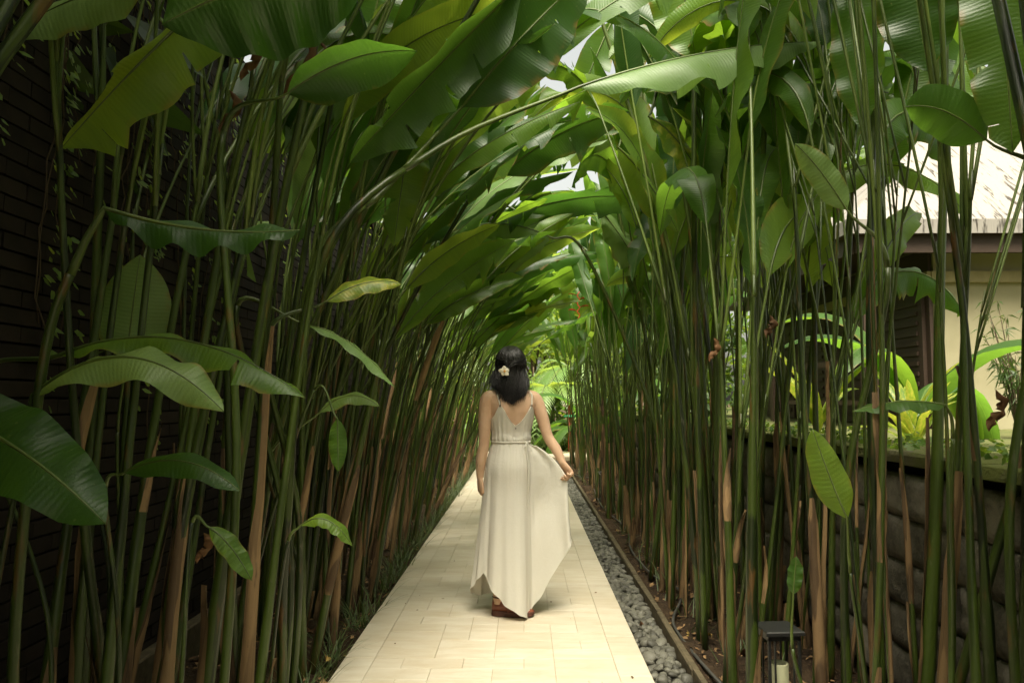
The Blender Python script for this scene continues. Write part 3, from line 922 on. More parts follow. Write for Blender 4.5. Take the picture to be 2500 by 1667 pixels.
HERO = [
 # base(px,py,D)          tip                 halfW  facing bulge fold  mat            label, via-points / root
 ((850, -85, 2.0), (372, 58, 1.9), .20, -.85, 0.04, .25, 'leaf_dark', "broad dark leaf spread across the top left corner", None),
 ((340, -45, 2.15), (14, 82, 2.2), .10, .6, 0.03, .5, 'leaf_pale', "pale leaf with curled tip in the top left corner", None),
 ((520, -40, 2.3), (140, 342, 2.3), .15, .55, 0.02, .55, 'leaf_bright', "large folded leaf hanging diagonally at the upper left", None),  # bright material stands in for light; the leaf hangs in shade
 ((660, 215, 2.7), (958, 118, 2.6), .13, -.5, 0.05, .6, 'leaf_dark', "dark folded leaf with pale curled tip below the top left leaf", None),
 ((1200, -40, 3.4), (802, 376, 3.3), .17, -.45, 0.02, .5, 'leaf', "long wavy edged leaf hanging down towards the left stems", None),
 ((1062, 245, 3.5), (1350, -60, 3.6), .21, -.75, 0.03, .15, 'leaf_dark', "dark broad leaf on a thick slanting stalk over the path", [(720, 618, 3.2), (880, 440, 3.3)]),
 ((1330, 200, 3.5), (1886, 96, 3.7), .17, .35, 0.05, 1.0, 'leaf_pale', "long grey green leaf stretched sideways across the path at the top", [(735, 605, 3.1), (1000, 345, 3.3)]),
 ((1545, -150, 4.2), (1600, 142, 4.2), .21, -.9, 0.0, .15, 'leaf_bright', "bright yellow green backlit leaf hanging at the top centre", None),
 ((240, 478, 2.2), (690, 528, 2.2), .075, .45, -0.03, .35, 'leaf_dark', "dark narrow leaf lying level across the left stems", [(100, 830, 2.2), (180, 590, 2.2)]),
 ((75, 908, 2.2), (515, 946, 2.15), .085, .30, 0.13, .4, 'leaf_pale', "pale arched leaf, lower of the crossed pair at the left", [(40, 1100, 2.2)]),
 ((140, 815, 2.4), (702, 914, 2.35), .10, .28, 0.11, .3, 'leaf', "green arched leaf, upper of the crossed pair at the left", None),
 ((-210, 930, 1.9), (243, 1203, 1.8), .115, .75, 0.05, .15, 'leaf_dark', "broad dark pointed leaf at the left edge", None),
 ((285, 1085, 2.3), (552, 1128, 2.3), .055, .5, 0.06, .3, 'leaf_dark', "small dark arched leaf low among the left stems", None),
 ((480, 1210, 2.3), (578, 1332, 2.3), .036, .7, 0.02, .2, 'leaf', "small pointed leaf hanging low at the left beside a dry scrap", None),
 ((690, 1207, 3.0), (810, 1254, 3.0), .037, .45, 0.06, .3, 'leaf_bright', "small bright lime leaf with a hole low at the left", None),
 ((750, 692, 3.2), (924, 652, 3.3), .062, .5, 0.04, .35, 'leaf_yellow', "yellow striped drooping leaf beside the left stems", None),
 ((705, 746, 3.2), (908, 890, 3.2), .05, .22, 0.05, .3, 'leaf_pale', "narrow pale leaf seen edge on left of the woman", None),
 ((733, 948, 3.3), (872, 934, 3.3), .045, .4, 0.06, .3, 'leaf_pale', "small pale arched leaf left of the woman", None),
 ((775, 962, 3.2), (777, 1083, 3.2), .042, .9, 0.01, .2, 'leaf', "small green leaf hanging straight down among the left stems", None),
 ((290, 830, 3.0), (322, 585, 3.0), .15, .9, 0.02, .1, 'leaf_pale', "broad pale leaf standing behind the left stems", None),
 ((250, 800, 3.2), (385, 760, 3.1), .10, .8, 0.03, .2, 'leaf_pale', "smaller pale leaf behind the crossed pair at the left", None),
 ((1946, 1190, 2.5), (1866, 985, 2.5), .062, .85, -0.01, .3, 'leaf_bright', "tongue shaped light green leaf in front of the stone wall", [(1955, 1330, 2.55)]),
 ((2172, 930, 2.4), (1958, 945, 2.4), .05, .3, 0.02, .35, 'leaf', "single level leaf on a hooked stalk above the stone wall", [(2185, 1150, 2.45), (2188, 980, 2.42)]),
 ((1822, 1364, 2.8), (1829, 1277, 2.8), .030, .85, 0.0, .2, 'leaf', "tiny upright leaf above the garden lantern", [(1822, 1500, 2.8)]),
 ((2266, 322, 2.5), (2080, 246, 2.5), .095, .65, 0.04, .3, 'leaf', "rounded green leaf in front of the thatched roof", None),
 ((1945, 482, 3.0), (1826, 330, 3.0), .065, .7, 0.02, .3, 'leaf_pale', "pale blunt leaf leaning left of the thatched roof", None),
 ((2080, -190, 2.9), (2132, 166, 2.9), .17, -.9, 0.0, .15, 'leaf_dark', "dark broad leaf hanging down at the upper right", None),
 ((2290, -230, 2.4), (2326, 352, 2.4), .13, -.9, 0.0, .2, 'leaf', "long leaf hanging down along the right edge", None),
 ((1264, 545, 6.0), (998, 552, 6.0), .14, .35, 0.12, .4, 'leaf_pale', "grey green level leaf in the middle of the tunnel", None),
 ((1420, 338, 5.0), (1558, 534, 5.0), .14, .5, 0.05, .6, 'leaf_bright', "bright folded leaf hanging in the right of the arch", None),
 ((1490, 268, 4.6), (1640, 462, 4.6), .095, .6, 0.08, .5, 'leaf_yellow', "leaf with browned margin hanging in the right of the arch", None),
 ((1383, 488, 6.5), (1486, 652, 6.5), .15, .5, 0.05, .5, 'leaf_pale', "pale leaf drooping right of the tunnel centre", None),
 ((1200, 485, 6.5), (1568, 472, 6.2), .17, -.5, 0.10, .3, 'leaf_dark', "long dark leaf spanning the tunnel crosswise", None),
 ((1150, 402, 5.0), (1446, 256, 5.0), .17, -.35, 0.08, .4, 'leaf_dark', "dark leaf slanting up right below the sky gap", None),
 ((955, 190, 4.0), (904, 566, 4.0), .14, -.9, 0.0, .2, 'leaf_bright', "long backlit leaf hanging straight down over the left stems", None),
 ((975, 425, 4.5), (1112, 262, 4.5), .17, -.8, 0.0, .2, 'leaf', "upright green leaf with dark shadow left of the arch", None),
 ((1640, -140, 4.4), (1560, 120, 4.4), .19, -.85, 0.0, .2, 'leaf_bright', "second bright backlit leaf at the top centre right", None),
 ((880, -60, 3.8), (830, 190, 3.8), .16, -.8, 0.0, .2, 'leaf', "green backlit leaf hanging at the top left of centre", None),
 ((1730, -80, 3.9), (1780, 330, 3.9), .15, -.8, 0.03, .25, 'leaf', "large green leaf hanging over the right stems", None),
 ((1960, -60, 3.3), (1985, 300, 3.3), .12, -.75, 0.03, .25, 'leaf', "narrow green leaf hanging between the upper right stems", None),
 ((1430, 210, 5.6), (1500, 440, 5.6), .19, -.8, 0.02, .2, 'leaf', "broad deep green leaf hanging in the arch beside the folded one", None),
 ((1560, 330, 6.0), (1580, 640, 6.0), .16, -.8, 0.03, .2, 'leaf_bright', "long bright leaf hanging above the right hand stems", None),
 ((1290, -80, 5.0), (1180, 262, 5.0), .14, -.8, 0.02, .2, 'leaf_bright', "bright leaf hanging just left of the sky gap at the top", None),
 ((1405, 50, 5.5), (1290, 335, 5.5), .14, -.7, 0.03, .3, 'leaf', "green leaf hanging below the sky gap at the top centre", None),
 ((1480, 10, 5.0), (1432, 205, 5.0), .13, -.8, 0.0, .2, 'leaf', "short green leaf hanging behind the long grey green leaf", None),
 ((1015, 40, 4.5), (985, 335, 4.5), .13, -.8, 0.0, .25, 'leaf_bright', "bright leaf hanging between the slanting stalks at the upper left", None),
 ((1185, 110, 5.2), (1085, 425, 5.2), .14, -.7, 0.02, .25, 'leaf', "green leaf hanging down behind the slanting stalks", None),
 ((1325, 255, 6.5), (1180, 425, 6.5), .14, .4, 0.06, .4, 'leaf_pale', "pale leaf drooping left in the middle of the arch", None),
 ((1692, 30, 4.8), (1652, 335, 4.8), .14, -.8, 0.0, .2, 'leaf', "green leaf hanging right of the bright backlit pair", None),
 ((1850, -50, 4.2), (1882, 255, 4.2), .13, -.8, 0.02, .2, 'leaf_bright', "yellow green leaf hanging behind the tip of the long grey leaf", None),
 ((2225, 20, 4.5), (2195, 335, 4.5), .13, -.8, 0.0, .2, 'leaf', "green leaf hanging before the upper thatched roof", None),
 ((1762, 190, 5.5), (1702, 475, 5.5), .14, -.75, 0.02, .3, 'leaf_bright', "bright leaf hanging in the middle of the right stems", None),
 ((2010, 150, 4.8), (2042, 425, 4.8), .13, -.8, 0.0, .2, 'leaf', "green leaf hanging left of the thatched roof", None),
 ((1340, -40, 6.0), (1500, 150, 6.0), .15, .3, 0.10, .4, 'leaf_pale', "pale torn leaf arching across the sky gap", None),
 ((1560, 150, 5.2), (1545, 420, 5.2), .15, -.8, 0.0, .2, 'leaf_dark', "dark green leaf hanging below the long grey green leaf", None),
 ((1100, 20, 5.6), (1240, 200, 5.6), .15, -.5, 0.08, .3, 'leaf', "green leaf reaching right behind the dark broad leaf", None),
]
GROUP_H = "heliconia shoots with leaves that stand out"
hrng = np.random.RandomState(11)
for k, (b, t, W, f, bulge, fold, mat, label, via) in enumerate(HERO):
    p0, p2 = B(*b), B(*t); W = W * 0.9
    mid = (p0 + p2) / 2
    pc = mid + np.array([0, 0, 2 * bulge])
    cam_d = norm(CAM - mid)
    sgn = 1 if f >= 0 else -1
    nr = norm((1 - abs(f)) * UP + abs(f) * cam_d * sgn) if f >= 0 else norm((1 - abs(f)) * UP - abs(f) * cam_d)
    tt = np.linspace(0, 1, 20)[:, None]
    cur = (1 - tt) ** 2 * p0 + 2 * tt * (1 - tt) * pc + tt ** 2 * p2
    Lb = np.linalg.norm(p2 - p0)
    big = Lb > 0.5
    nt_ = hrng.choice([2, 3, 5]) if (big and Lb > 0.7) else 0
    tears = [(hrng.uniform(.3, .9), hrng.choice([-1, 1]), hrng.uniform(.15, .6)) for _ in range(nt_)]
    bl = blade(cur, nr, W, fold, 0.02 if big else 0.006, 0.15, 34 if big else 18, 13 if big else 9, tears, hrng.normal(0, 0.25), 0, hrng.rand() * 0.6, hrng)
    d0 = norm(cur[1] - cur[0])
    # where the shoot is rooted
    if via:
        vp = [B(*q) for q in via]
        low = vp[0]
        side = -1 if low[0] < 0 else 1
    else:
        vp = []
        low = p0
        side = -1 if p0[0] < 0.05 else 1
    if abs(p0[0]) < 0.8 and not via:      # leaf over the path: comes from the nearer bed
        rx = side * (1.25 if side < 0 else 1.2)
    else:
        rx = float(np.clip(low[0], -1.68, -1.0)) if side < 0 else float(np.clip(low[0], 0.95, 1.62))
    ry = max(1.9, low[1] + hrng.uniform(-0.1, 0.25))
    root = np.array([rx, ry, -0.08])
    if not via and b[1] < 0 and b[2] < 3.0 and abs(p0[0]) > 0.2:      # shoot rooted beside the camera, arching in from above
        root = np.array([side * 1.12, min(1.25, b[2] * 0.62), -0.08])
        if side > 0: root[1] = 1.55
        ctrl = [root, root + np.array([-side * .03, .05, 1.55]), np.array([side * .45 * abs(side) + p0[0] * .55, root[1] * .45 + p0[1] * .55, max(p0[2] + .1, 2.55)]), p0]
    elif via:
        ctrl = [root, root * 0.55 + vp[0] * 0.45 + np.array([-0.05 * side * -1, 0, 0])] + vp + [p0]
    elif p0[2] > 1.2:
        back = p0 - d0 * 0.30
        if d0[2] < -0.2:                  # hanging blade: stalk arches over into it
            back = p0 + np.array([-0.12 * (1 if rx < p0[0] else -1), 0.05, 0.10])
        ctrl = [root, root + np.array([(p0[0] - rx) * 0.22, (p0[1] - ry) * 0.3, p0[2] * 0.5]), back, p0]
    else:
        ctrl = [root, np.array([rx + (p0[0] - rx) * 0.35, (ry + p0[1]) / 2, p0[2] * 0.55]), p0 - d0 * 0.06 - np.array([0, 0, 0.03]), p0]
    sp = smooth_pts(ctrl, 30)
    r0 = (0.017 if p0[2] > 1.6 else 0.008) * (1.25 if via and k in (5, 6) else 1)
    re = 0.0075 if big else 0.0035
    root_e = empty("heliconia_shoot", tuple(root))
    tag(root_e, label.replace("leaf", "heliconia leaf", 1), "heliconia", GROUP_H)
    off = root
    cut = 20
    def loc(pc_): return (pc_[0] - off,) + pc_[1:]
    mobj("stem", [loc(tube(sp[:cut + 1], np.linspace(r0, r0 * 0.6 + re * 0.4, cut + 1), 8, 0, hrng.rand()))], M['stem'], root_e)
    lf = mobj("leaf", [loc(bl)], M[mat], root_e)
    rib = np.vstack([sp[cut:], cur[1:]])
    rr = np.concatenate([np.linspace(r0 * 0.6 + re * 0.4, re, 30 - cut), np.linspace(re * 0.95, 0.0012, len(cur) - 1)])
    mobj("leaf_stalk", [loc(tube(rib, rr, 6, 0, hrng.rand()))], M['stalk'], lf)

# ------------------------------------------------------------------ the rows of shoots on both sides
prng = np.random.RandomState(23)
cand = []
for side, x0, x1, num in ((-1, -1.66, -1.0, 185), (1, 0.93, 1.60, 230)):
    placed = []
    tries = 0
    while len(placed) < num and tries < 20000:
        tries += 1
        y = 1.6 + 15.2 * prng.rand() ** 1.25
        x = prng.uniform(x0, x1)
        if y < 2.35: continue
        if side < 0 and abs(x) / y > 0.80: continue
        if side > 0 and abs(x) / y > 0.75: continue
        if side > 0 and abs(x - 1.10) < 0.15 and 2.6 < y < 3.75: continue     # the lantern stands here
        if side > 0 and abs(x - 1.06) < 0.13 and 10.2 < y < 10.7: continue
        if side > 0 and y < 3.0 and prng.rand() < 0.3: continue
        if any((x - a) ** 2 + (y - b) ** 2 < (0.075 if prng.rand() < 0.3 else 0.11) ** 2 for a, b in placed): continue
        placed.append((x, y)); cand.append((y, x, side))
cand.sort()
ZONES = ((2.7, "closest to the camera"), (4.0, "just before the woman"), (5.6, "level with the woman"), (7.5, "just beyond the woman"), (10.5, "halfway down the tunnel"), (99, "towards the far end"))
SIDE = {-1: "left", 1: "right"}
stuff = []
made = 0
for (y, x, side) in cand:
    pl = gen_plant(x, y, side, np.random.RandomState(int(abs(x) * 1e5 + y * 1e4) % 2147483647))
    if made < 258:
        made += 1
        e = empty("heliconia_shoot", (x, y, -0.08))
        off = np.array([x, y, -0.08])
        def loc(pc_): return (pc_[0] - off,) + pc_[1:]
        zone = [z for lim_, z in ZONES if y < lim_][0]
        dress_ = "dry sheaths" if len(pl['sheaths']) > 1 else ("sheathed foot" if pl['sheaths'] else "bare stem")
        sv = pl['stem'][0][0]
        lean = (sv[-8:, 0].mean() - x) / (sv[-8:, 2].mean() + 0.08)
        lw = "upright" if abs(lean) < 0.10 else ("right leaning" if lean > 0 else "left leaning")
        tw = "stout" if np.ptp(sv[8:16, 0]) > 0.040 else "slim"
        ed = abs(x) - (0.95 if side > 0 else 1.0)
        ew = "path edge" if ed < 0.22 else ("middle" if ed < 0.45 else "wall side")
        tag(e, f"{tw} {lw} heliconia shoot, {dress_}, {ew} of {SIDE[side]} row, {zone}", "heliconia", f"heliconia shoots in the {SIDE[side]} row")
        mobj("stem", [loc(pl['stem'][0])], M['stem'], e)
        for s_ in pl['sheaths']: mobj("dry_sheath", [loc(s_)], M['sheath'], e)
        for b, st in pl['leaves']:
            rr = prng.rand()
            mt = 'leaf' if rr < 0.60 else ('leaf_dark' if rr < 0.78 else ('leaf_bright' if rr < 0.92 else 'leaf_pale'))
            lf = mobj("leaf", [loc(b)], M[mt], e)
            mobj("leaf_stalk", [loc(st)], M['stalk'], lf)
    else:
        for s_ in pl['stem']: stuff.append(s_[:3] + (0, s_[4]))
        for s_ in pl['sheaths']: stuff.append(s_[:3] + (1, s_[4]))
        for b, st in pl['leaves']:
            stuff.append(b[:3] + (3 if prng.rand() < 0.7 else 4, b[4])); stuff.append(st[:3] + (2, st[4]))
# unseen shoots added behind and beside the camera to shade the foreground
nb_ = 0
for _ in range(900):
    side = prng.choice([-1, 1]); y = prng.uniform(-2.2, 1.9)
    x = prng.uniform(-1.66, -0.98) if side < 0 else prng.uniform(0.93, 1.6)
    pl = gen_plant(x, y, side, prng, 1.05, hidden=True)
    pcs = [s_[:3] + (0, s_[4]) for s_ in pl['stem']]
    if in_view(pcs[0][0], 60).any(): continue
    nb_ += 1
    for b, st in pl['leaves']:
        if in_view(b[0], 20).any() or in_view(st[0], 20).any(): continue
        pcs.append(b[:3] + (3, b[4])); pcs.append(st[:3] + (2, st[4]))
    stuff += pcs
    if nb_ > 115: break
o = mobj("heliconia_thicket", stuff, [M['stem'], M['sheath'], M['stalk'], M['leaf'], M['leaf_bright']])
tag(o, "dense mass of heliconia shoots at the far end, plus unseen ones added behind the camera for shade", "heliconia", kind="stuff")

# ------------------------------------------------------------------ background planting
brng = np.random.RandomState(51)


def leaf_cloud(centers, radii, count, size, rng, m=0, up_bias=0.5, hang=0.0, aspect=0.42):
    """many small bent leaves filling overlapping clumps: returns one piece"""
    centers = np.asarray(centers, float); radii = np.asarray(radii, float)
    k = rng.randint(0, len(centers), count)
    d = rng.normal(0, 1, (count, 3)); d /= np.linalg.norm(d, axis=1)[:, None]
    rad = rng.uniform(0.25, 1.0, count) ** 0.45
    p = centers[k] + d * rad[:, None] * radii[k]
    n = rng.normal(0, 0.8, (count, 3)) + d * 0.6; n[:, 2] += up_bias
    n /= np.linalg.norm(n, axis=1)[:, None]
    t = rng.normal(0, 1, (count, 3)) + d * 0.5; t[:, 2] -= hang
    t -= n * np.sum(t * n, 1)[:, None]; t /= np.linalg.norm(t, axis=1)[:, None]
    s = np.cross(t, n)
    L = size * rng.uniform(0.6, 1.35, count)[:, None]
    W = L * aspect
    v0 = p; v1 = p + t * L * 0.45 + s * W * 0.5 - n * L * 0.05; v2 = p + t * L - n * L * 0.18; v3 = p + t * L * 0.45 - s * W * 0.5 - n * L * 0.05
    V = np.stack([v0, v1, v2, v3], 1).reshape(-1, 3)
    F = [(4 * i, 4 * i + 1, 4 * i + 2, 4 * i + 3) for i in range(count)]
    UV = np.tile(np.array([(0.5, 0), (1, .5), (.5, 1), (0, .5)]), (count, 1))
    return V, F, UV, m, np.repeat(rng.rand(count), 4)


def tree(name, label, cat, x, y, z, h, cr, count, size, mat, rng, group=None, trunk_r=0.09, low=0.35, squash=0.8):
    e = empty(name, (x, y, z)); tag(e, label, cat, group)
    pcs = []
    top = np.array([rng.normal(0, .2), rng.normal(0, .2), h * 0.8])
    tr = smooth_pts([(0, 0, -0.1), top * 0.4 + rng.normal(0, .06, 3), top], 10)
    pcs.append(tube(tr, np.linspace(trunk_r, trunk_r * 0.3, 10), 8))
    cs, rd = [], []
    for k in range(9):
        a = rng.uniform(0, 6.28); t = rng.uniform(low, 0.95)
        c = np.array([math.cos(a) * cr * rng.uniform(.25, .75), math.sin(a) * cr * rng.uniform(.25, .75), h * t])
        st = tr[min(9, int(t * 8))]
        pcs.append(tube(smooth_pts([st, (st + c) / 2 + (0, 0, .1), c], 6), np.linspace(trunk_r * .35, .008, 6), 5))
        cs.append(c); rd.append(np.array([1, 1, squash]) * cr * rng.uniform(.35, .6))
    mobj("trunk", pcs, M['bark'], e)
    mobj("crown", [leaf_cloud(cs, rd, count, size, rng)], mat, e, smooth=False)
    return e


def frond(L, rng, pairs=30, lift=0.9, leaf=0.32, width=0.03):
    """pinnate palm frond starting at origin, arching towards +x"""
    tt = np.linspace(0, 1, 18)
    pts = np.stack([L * 0.78 * tt ** 1.05, 0 * tt, L * (lift * tt - (lift + 0.28) * tt ** 2.2)], 1)
    V, F, UV = [], [], []
    T = np.gradient(pts, axis=0); T /= np.linalg.norm(T, axis=1)[:, None]
    for i in range(pairs):
        t = 0.14 + 0.86 * i / (pairs - 1)
        c = np.array([np.interp(t, tt, pts[:, k]) for k in range(3)])
        d = norm([np.interp(t, tt, T[:, k]) for k in range(3)])
        ll = leaf * L * (0.35 + 0.65 * math.sin(math.pi * min(1, t * 0.9 + 0.12))) * rng.uniform(.9, 1.1)
        for s in (-1, 1):
            side = np.array([0, s, 0])
            nrm = norm(np.cross(d, side)) * s
            dr = norm(side * 0.85 + d * 0.75 + UP * 0.22)
            p = c; w = width * L * 0.5
            rows = []
            for q in range(4):
                f = q / 3
                ww = w * (0.55, 1.0, 0.7, 0.05)[q]
                rows.append((p + d * ww, p - d * ww)); dr = norm(dr - UP * 0.30 * f - UP * 0.12); p = p + dr * ll / 3
            b0 = len(V)
            for a, b_ in rows: V += [a, b_]; UV += [(0, 0), (1, 1)]
            for q in range(3): F.append((b0 + 2 * q, b0 + 2 * q + 1, b0 + 2 * q + 3, b0 + 2 * q + 2))
    return (np.array(V), F, np.array(UV), 0, rng.rand()), tube(pts, np.linspace(0.018, 0.004, 18) * L, 5)


def rotz(V, a, loc=(0, 0, 0)):
    c, s = math.cos(a), math.sin(a)
    return V @ np.array([[c, s, 0], [-s, c, 0], [0, 0, 1]]) + np.asarray(loc)


def palm(label, x, y, z, trunk_h, L, n, rng, mat='palm', a0=0.0):
    e = empty("areca_palm", (x, y, z)); tag(e, label, "palm")
    for k in range(3):
        o_ = rng.normal(0, .12, 2)
        mobj("trunk", [tube(smooth_pts([(o_[0], o_[1], -0.1), (o_[0] * 1.5, o_[1] * 1.5, trunk_h * .5), (0, 0, trunk_h)], 8), np.linspace(.045, .03, 8), 7)], M['stem'], e)
    for k in range(n):
        a = a0 + 6.28 * k / n + rng.normal(0, .2)
        lv, ra = frond(L * rng.uniform(.8, 1.15), rng, 30, rng.uniform(.5, 1.35))
        h = (0, 0, trunk_h - 0.05 + rng.uniform(-.1, .1))
        f = mobj("frond", [(rotz(lv[0], a, h),) + lv[1:]], M[mat], e, smooth=False)
        mobj("rachis", [(rotz(ra[0], a, h),) + ra[1:]], M['stalk'], f)
    return e


# palms closing the vista
pp = P(1330, 1000, 20.0)
palm("bright areca palm with arching feathery fronds at the end of the path", 0.75, 20.6, 0.0, 1.15, 2.0, 13, brng, a0=0.3)
palm("second feathery palm behind the bright one at the end of the path", 1.5, 22.3, 0.0, 1.9, 2.3, 12, brng, a0=0.9)
palm("low feathery palm right of the path end", 2.1, 19.6, 0.0, 0.7, 1.6, 9, brng, a0=0.1)
palm("tall palm left behind the end of the path", -1.6, 23.5, 0.0, 2.6, 2.4, 12, brng, a0=0.5)

# trees and shrubs: end of the vista, beyond the left wall, around the house
TREES = [
 ("broadleaf_tree", "light green tree straight behind the end of the path", "tree", 0.3, 26.5, 0, 6.5, 2.6, 2600, .34, 'foliage_light'),
 ("broadleaf_tree", "mid green tree behind the end of the path, left of its axis", "tree", -3.6, 25.5, 0, 7.0, 2.8, 2600, .32, 'foliage'),
 ("broadleaf_tree", "mid green tree behind the end of the path, right of its axis", "tree", 4.4, 26.0, 0, 7.0, 2.8, 2600, .32, 'foliage'),
 ("garden_shrub", "rounded bright shrub left of the path end", "shrub", -2.4, 21.0, 0, 2.6, 1.4, 1500, .22, 'foliage_light'),
 ("garden_shrub", "rounded dark shrub between the palms at the path end", "shrub", 0.1, 23.0, 0, 2.8, 1.5, 1500, .22, 'foliage'),
 ("garden_shrub", "dark shrub behind the right hand stems near the path end", "shrub", 3.0, 21.0, 0, 3.2, 1.6, 1600, .22, 'foliage_dark'),
 ("boundary_tree", "tall dark tree rising behind the brick wall nearest the camera", "tree", -3.9, 1.5, 0, 8.0, 3.2, 9000, .34, 'foliage_dark'),
 ("boundary_tree", "tall tree rising behind the brick wall level with the woman", "tree", -4.5, 6.0, 0, 7.5, 3.0, 7000, .34, 'foliage'),
 ("boundary_tree", "bright tree rising behind the far half of the brick wall", "tree", -4.6, 11.0, 0, 7.0, 2.7, 3000, .30, 'foliage_light'),
 ("boundary_tree", "tall tree rising behind the end of the brick wall", "tree", -5.0, 16.5, 0, 7.5, 2.8, 2800, .30, 'foliage'),
 ("garden_shrub", "dark shrub on the terrace before the porch posts", "shrub", 2.7, 12.3, 0.95, 1.7, 0.8, 1300, .16, 'foliage_dark'),
 ("garden_shrub", "leafy shrub on the terrace beyond the porch", "shrub", 2.9, 15.3, 0.95, 2.3, 1.0, 1300, .20, 'foliage'),
 ("garden_shrub", "light shrub on the terrace at its far end", "shrub", 2.8, 18.0, 0.95, 2.6, 1.1, 1300, .20, 'foliage_light'),
 ("unseen_shade_tree", "unseen dark tree added behind the camera on the right for shade", "tree", 4.1, -1.0, 0.95, 7.0, 3.4, 9000, .36, 'foliage_dark'),  # out of view, added to keep sun and sky off the near stems
 ("unseen_shade_tree", "unseen dark tree added behind the camera on the left for shade", "tree", -4.2, -3.4, 0, 8.0, 3.6, 8000, .36, 'foliage_dark'),  # likewise added out of view, darkens the near left
 ("garden_tree", "tree behind the thatched house", "tree", 8.5, 20.0, 0.95, 8.5, 3.2, 2600, .34, 'foliage'),
]
for (nm, lb, ct_, x, y, z, h, cr, cnt, sz, mt) in TREES:
    tree(nm, lb, ct_, x, y, z, h, cr, cnt, sz, M[mt], brng, low=0.12 if 'shrub' in nm else 0.3, trunk_r=0.05 if 'shrub' in nm else 0.13)
# far wood that reads as one mass
cs = [(brng.uniform(-22, 24), brng.uniform(30, 36), brng.uniform(0, 7)) for _ in range(70)]
o = mobj("far_wood", [leaf_cloud(cs, [(2.4, 2.0, 2.2)] * 70, 9000, .55, brng)], M['foliage'], smooth=False)
tag(o, "mass of distant trees behind the garden", "wood", kind="stuff")

# feathery narrow-leaved bush in front of the yellow wall
def narrow_bush(label, x, y, z, h, rng):
    e = empty("narrow_leaved_bush", (x, y, z)); tag(e, label, "shrub")
    st = []; lv = []
    for k in range(26):
        a = rng.uniform(0, 6.28); tip = np.array([math.cos(a) * rng.uniform(.1, .42), math.sin(a) * rng.uniform(.1, .42), h * rng.uniform(.45, 1.0)])
        pts = smooth_pts([(0, 0, 0), tip * .5 + (0, 0, .12), tip], 8); st.append(tube(pts, np.linspace(.008, .002, 8), 4))
        for q in range(24):
            p = pts[rng.randint(2, 8)] + rng.normal(0, .012, 3)
            d = norm(rng.normal(0, .7, 3) + (0, 0, -.55)); s = norm(np.cross(d, rng.normal(0, 1, 3))); L = rng.uniform(.07, .14)
            lv.append((np.array([p, p + d * L * .4 + s * .007, p + d * L + (0, 0, -.03), p + d * L * .4 - s * .007]), [(0, 1, 2, 3)], None, 0, rng.rand()))
    mobj("stems", st, M['bark'], e); mobj("foliage", lv, M['foliage_dark'], e, smooth=False)


narrow_bush("fine leaved dark bush against the yellow house wall", 4.35, 7.0, 0.95, 1.25, brng)


def strap_plant(name, label, cat, x, y, z, n, L, w, mat, rng, lean=0.9):
    e = empty(name, (x, y, z)); tag(e, label, cat)
    for k in range(n):
        a = 6.28 * k / n + rng.normal(0, .3)
        d = np.array([math.cos(a) * lean * rng.uniform(.4, 1.2), math.sin(a) * lean * rng.uniform(.4, 1.2), 1.0])
        pts, _ = march((0, 0, rng.uniform(0, .25)), d, L * rng.uniform(.7, 1.2), 12, rng.uniform(1.2, 2.6))
        nr = UP + np.array([-d[0], -d[1], 0]) * .8
        mobj("leaf", [blade(pts, nr, w, .3, .004, .1, 12, 5, (), 0, 0, rng.rand(), rng)], M[mat], e)
    return e


q = P(2150 * 1.063, 1085, 6.0)
strap_plant("ginger_plant", "lime yellow strap leaved plant on the terrace beside the yellow wall", "plant", 2.75, 5.6, 0.95, 16, .62, .03, 'leaf_yellow', brng)
strap_plant("ginger_plant", "tall lime plant on the terrace left of the yellow wall", "plant", 2.45, 6.6, 0.95, 7, .85, .06, 'leaf_yellow', brng, .45)
strap_plant("banana_plant", "bright broad leaved plant below the thatched eave", "plant", 3.15, 6.4, 0.95, 6, 2.1, .15, 'leaf', brng, .38)
strap_plant("banana_plant", "broad leaved plant on the terrace beyond the porch shrub", "plant", 2.5, 13.6, 0.95, 9, 1.8, .17, 'leaf', brng, .45)
strap_plant("heliconia_clump", "leafy clump with big bright leaves at the left end of the cross path", "plant", -1.15, 19.9, 0.0, 12, 2.2, .2, 'leaf_bright', brng, .4)
strap_plant("heliconia_clump", "leafy clump with big bright leaves at the right end of the cross path", "plant", 1.6, 18.9, 0.0, 11, 2.6, .2, 'leaf', brng, .35)
strap_plant("heliconia_clump", "tall pale leafy clump behind the palms at the path end", "plant", 0.2, 24.4, 0.0, 12, 3.4, .26, 'leaf_bright', brng, .35)
strap_plant("heliconia_clump", "tall leafy clump left of the palms at the path end", "plant", -1.7, 21.8, 0.0, 12, 3.2, .24, 'leaf', brng, .35)


# grasses
def grass(name, spots, rng, mat, n=40, L=.28, w=.0035, fall=3.0):
    V, F, R = [], [], []
    for (x, y, z) in spots:
        for k in range(n):
            a = rng.uniform(0, 6.28); d = np.array([math.cos(a) * rng.uniform(.2, .9), math.sin(a) * rng.uniform(.2, .9), 1])
            pts, _ = march((x + rng.normal(0, .02), y + rng.normal(0, .02), z), d, L * rng.uniform(.5, 1.2), 6, fall * rng.uniform(.6, 1.4) * .28 / L)
            s = norm(np.cross(d, UP)); b0 = len(V); r = rng.rand()
            for i, p in enumerate(pts):
                ww = w * (1 - (i / 5) ** 2 * .9); V += [p + s * ww, p - s * ww]; R += [r, r]
            for i in range(5): F.append((b0 + 2 * i, b0 + 2 * i + 1, b0 + 2 * i + 3, b0 + 2 * i + 2))
    o = mobj(name, [(np.array(V), F, None, 0, np.array(R))], M[mat], smooth=True)
    return o


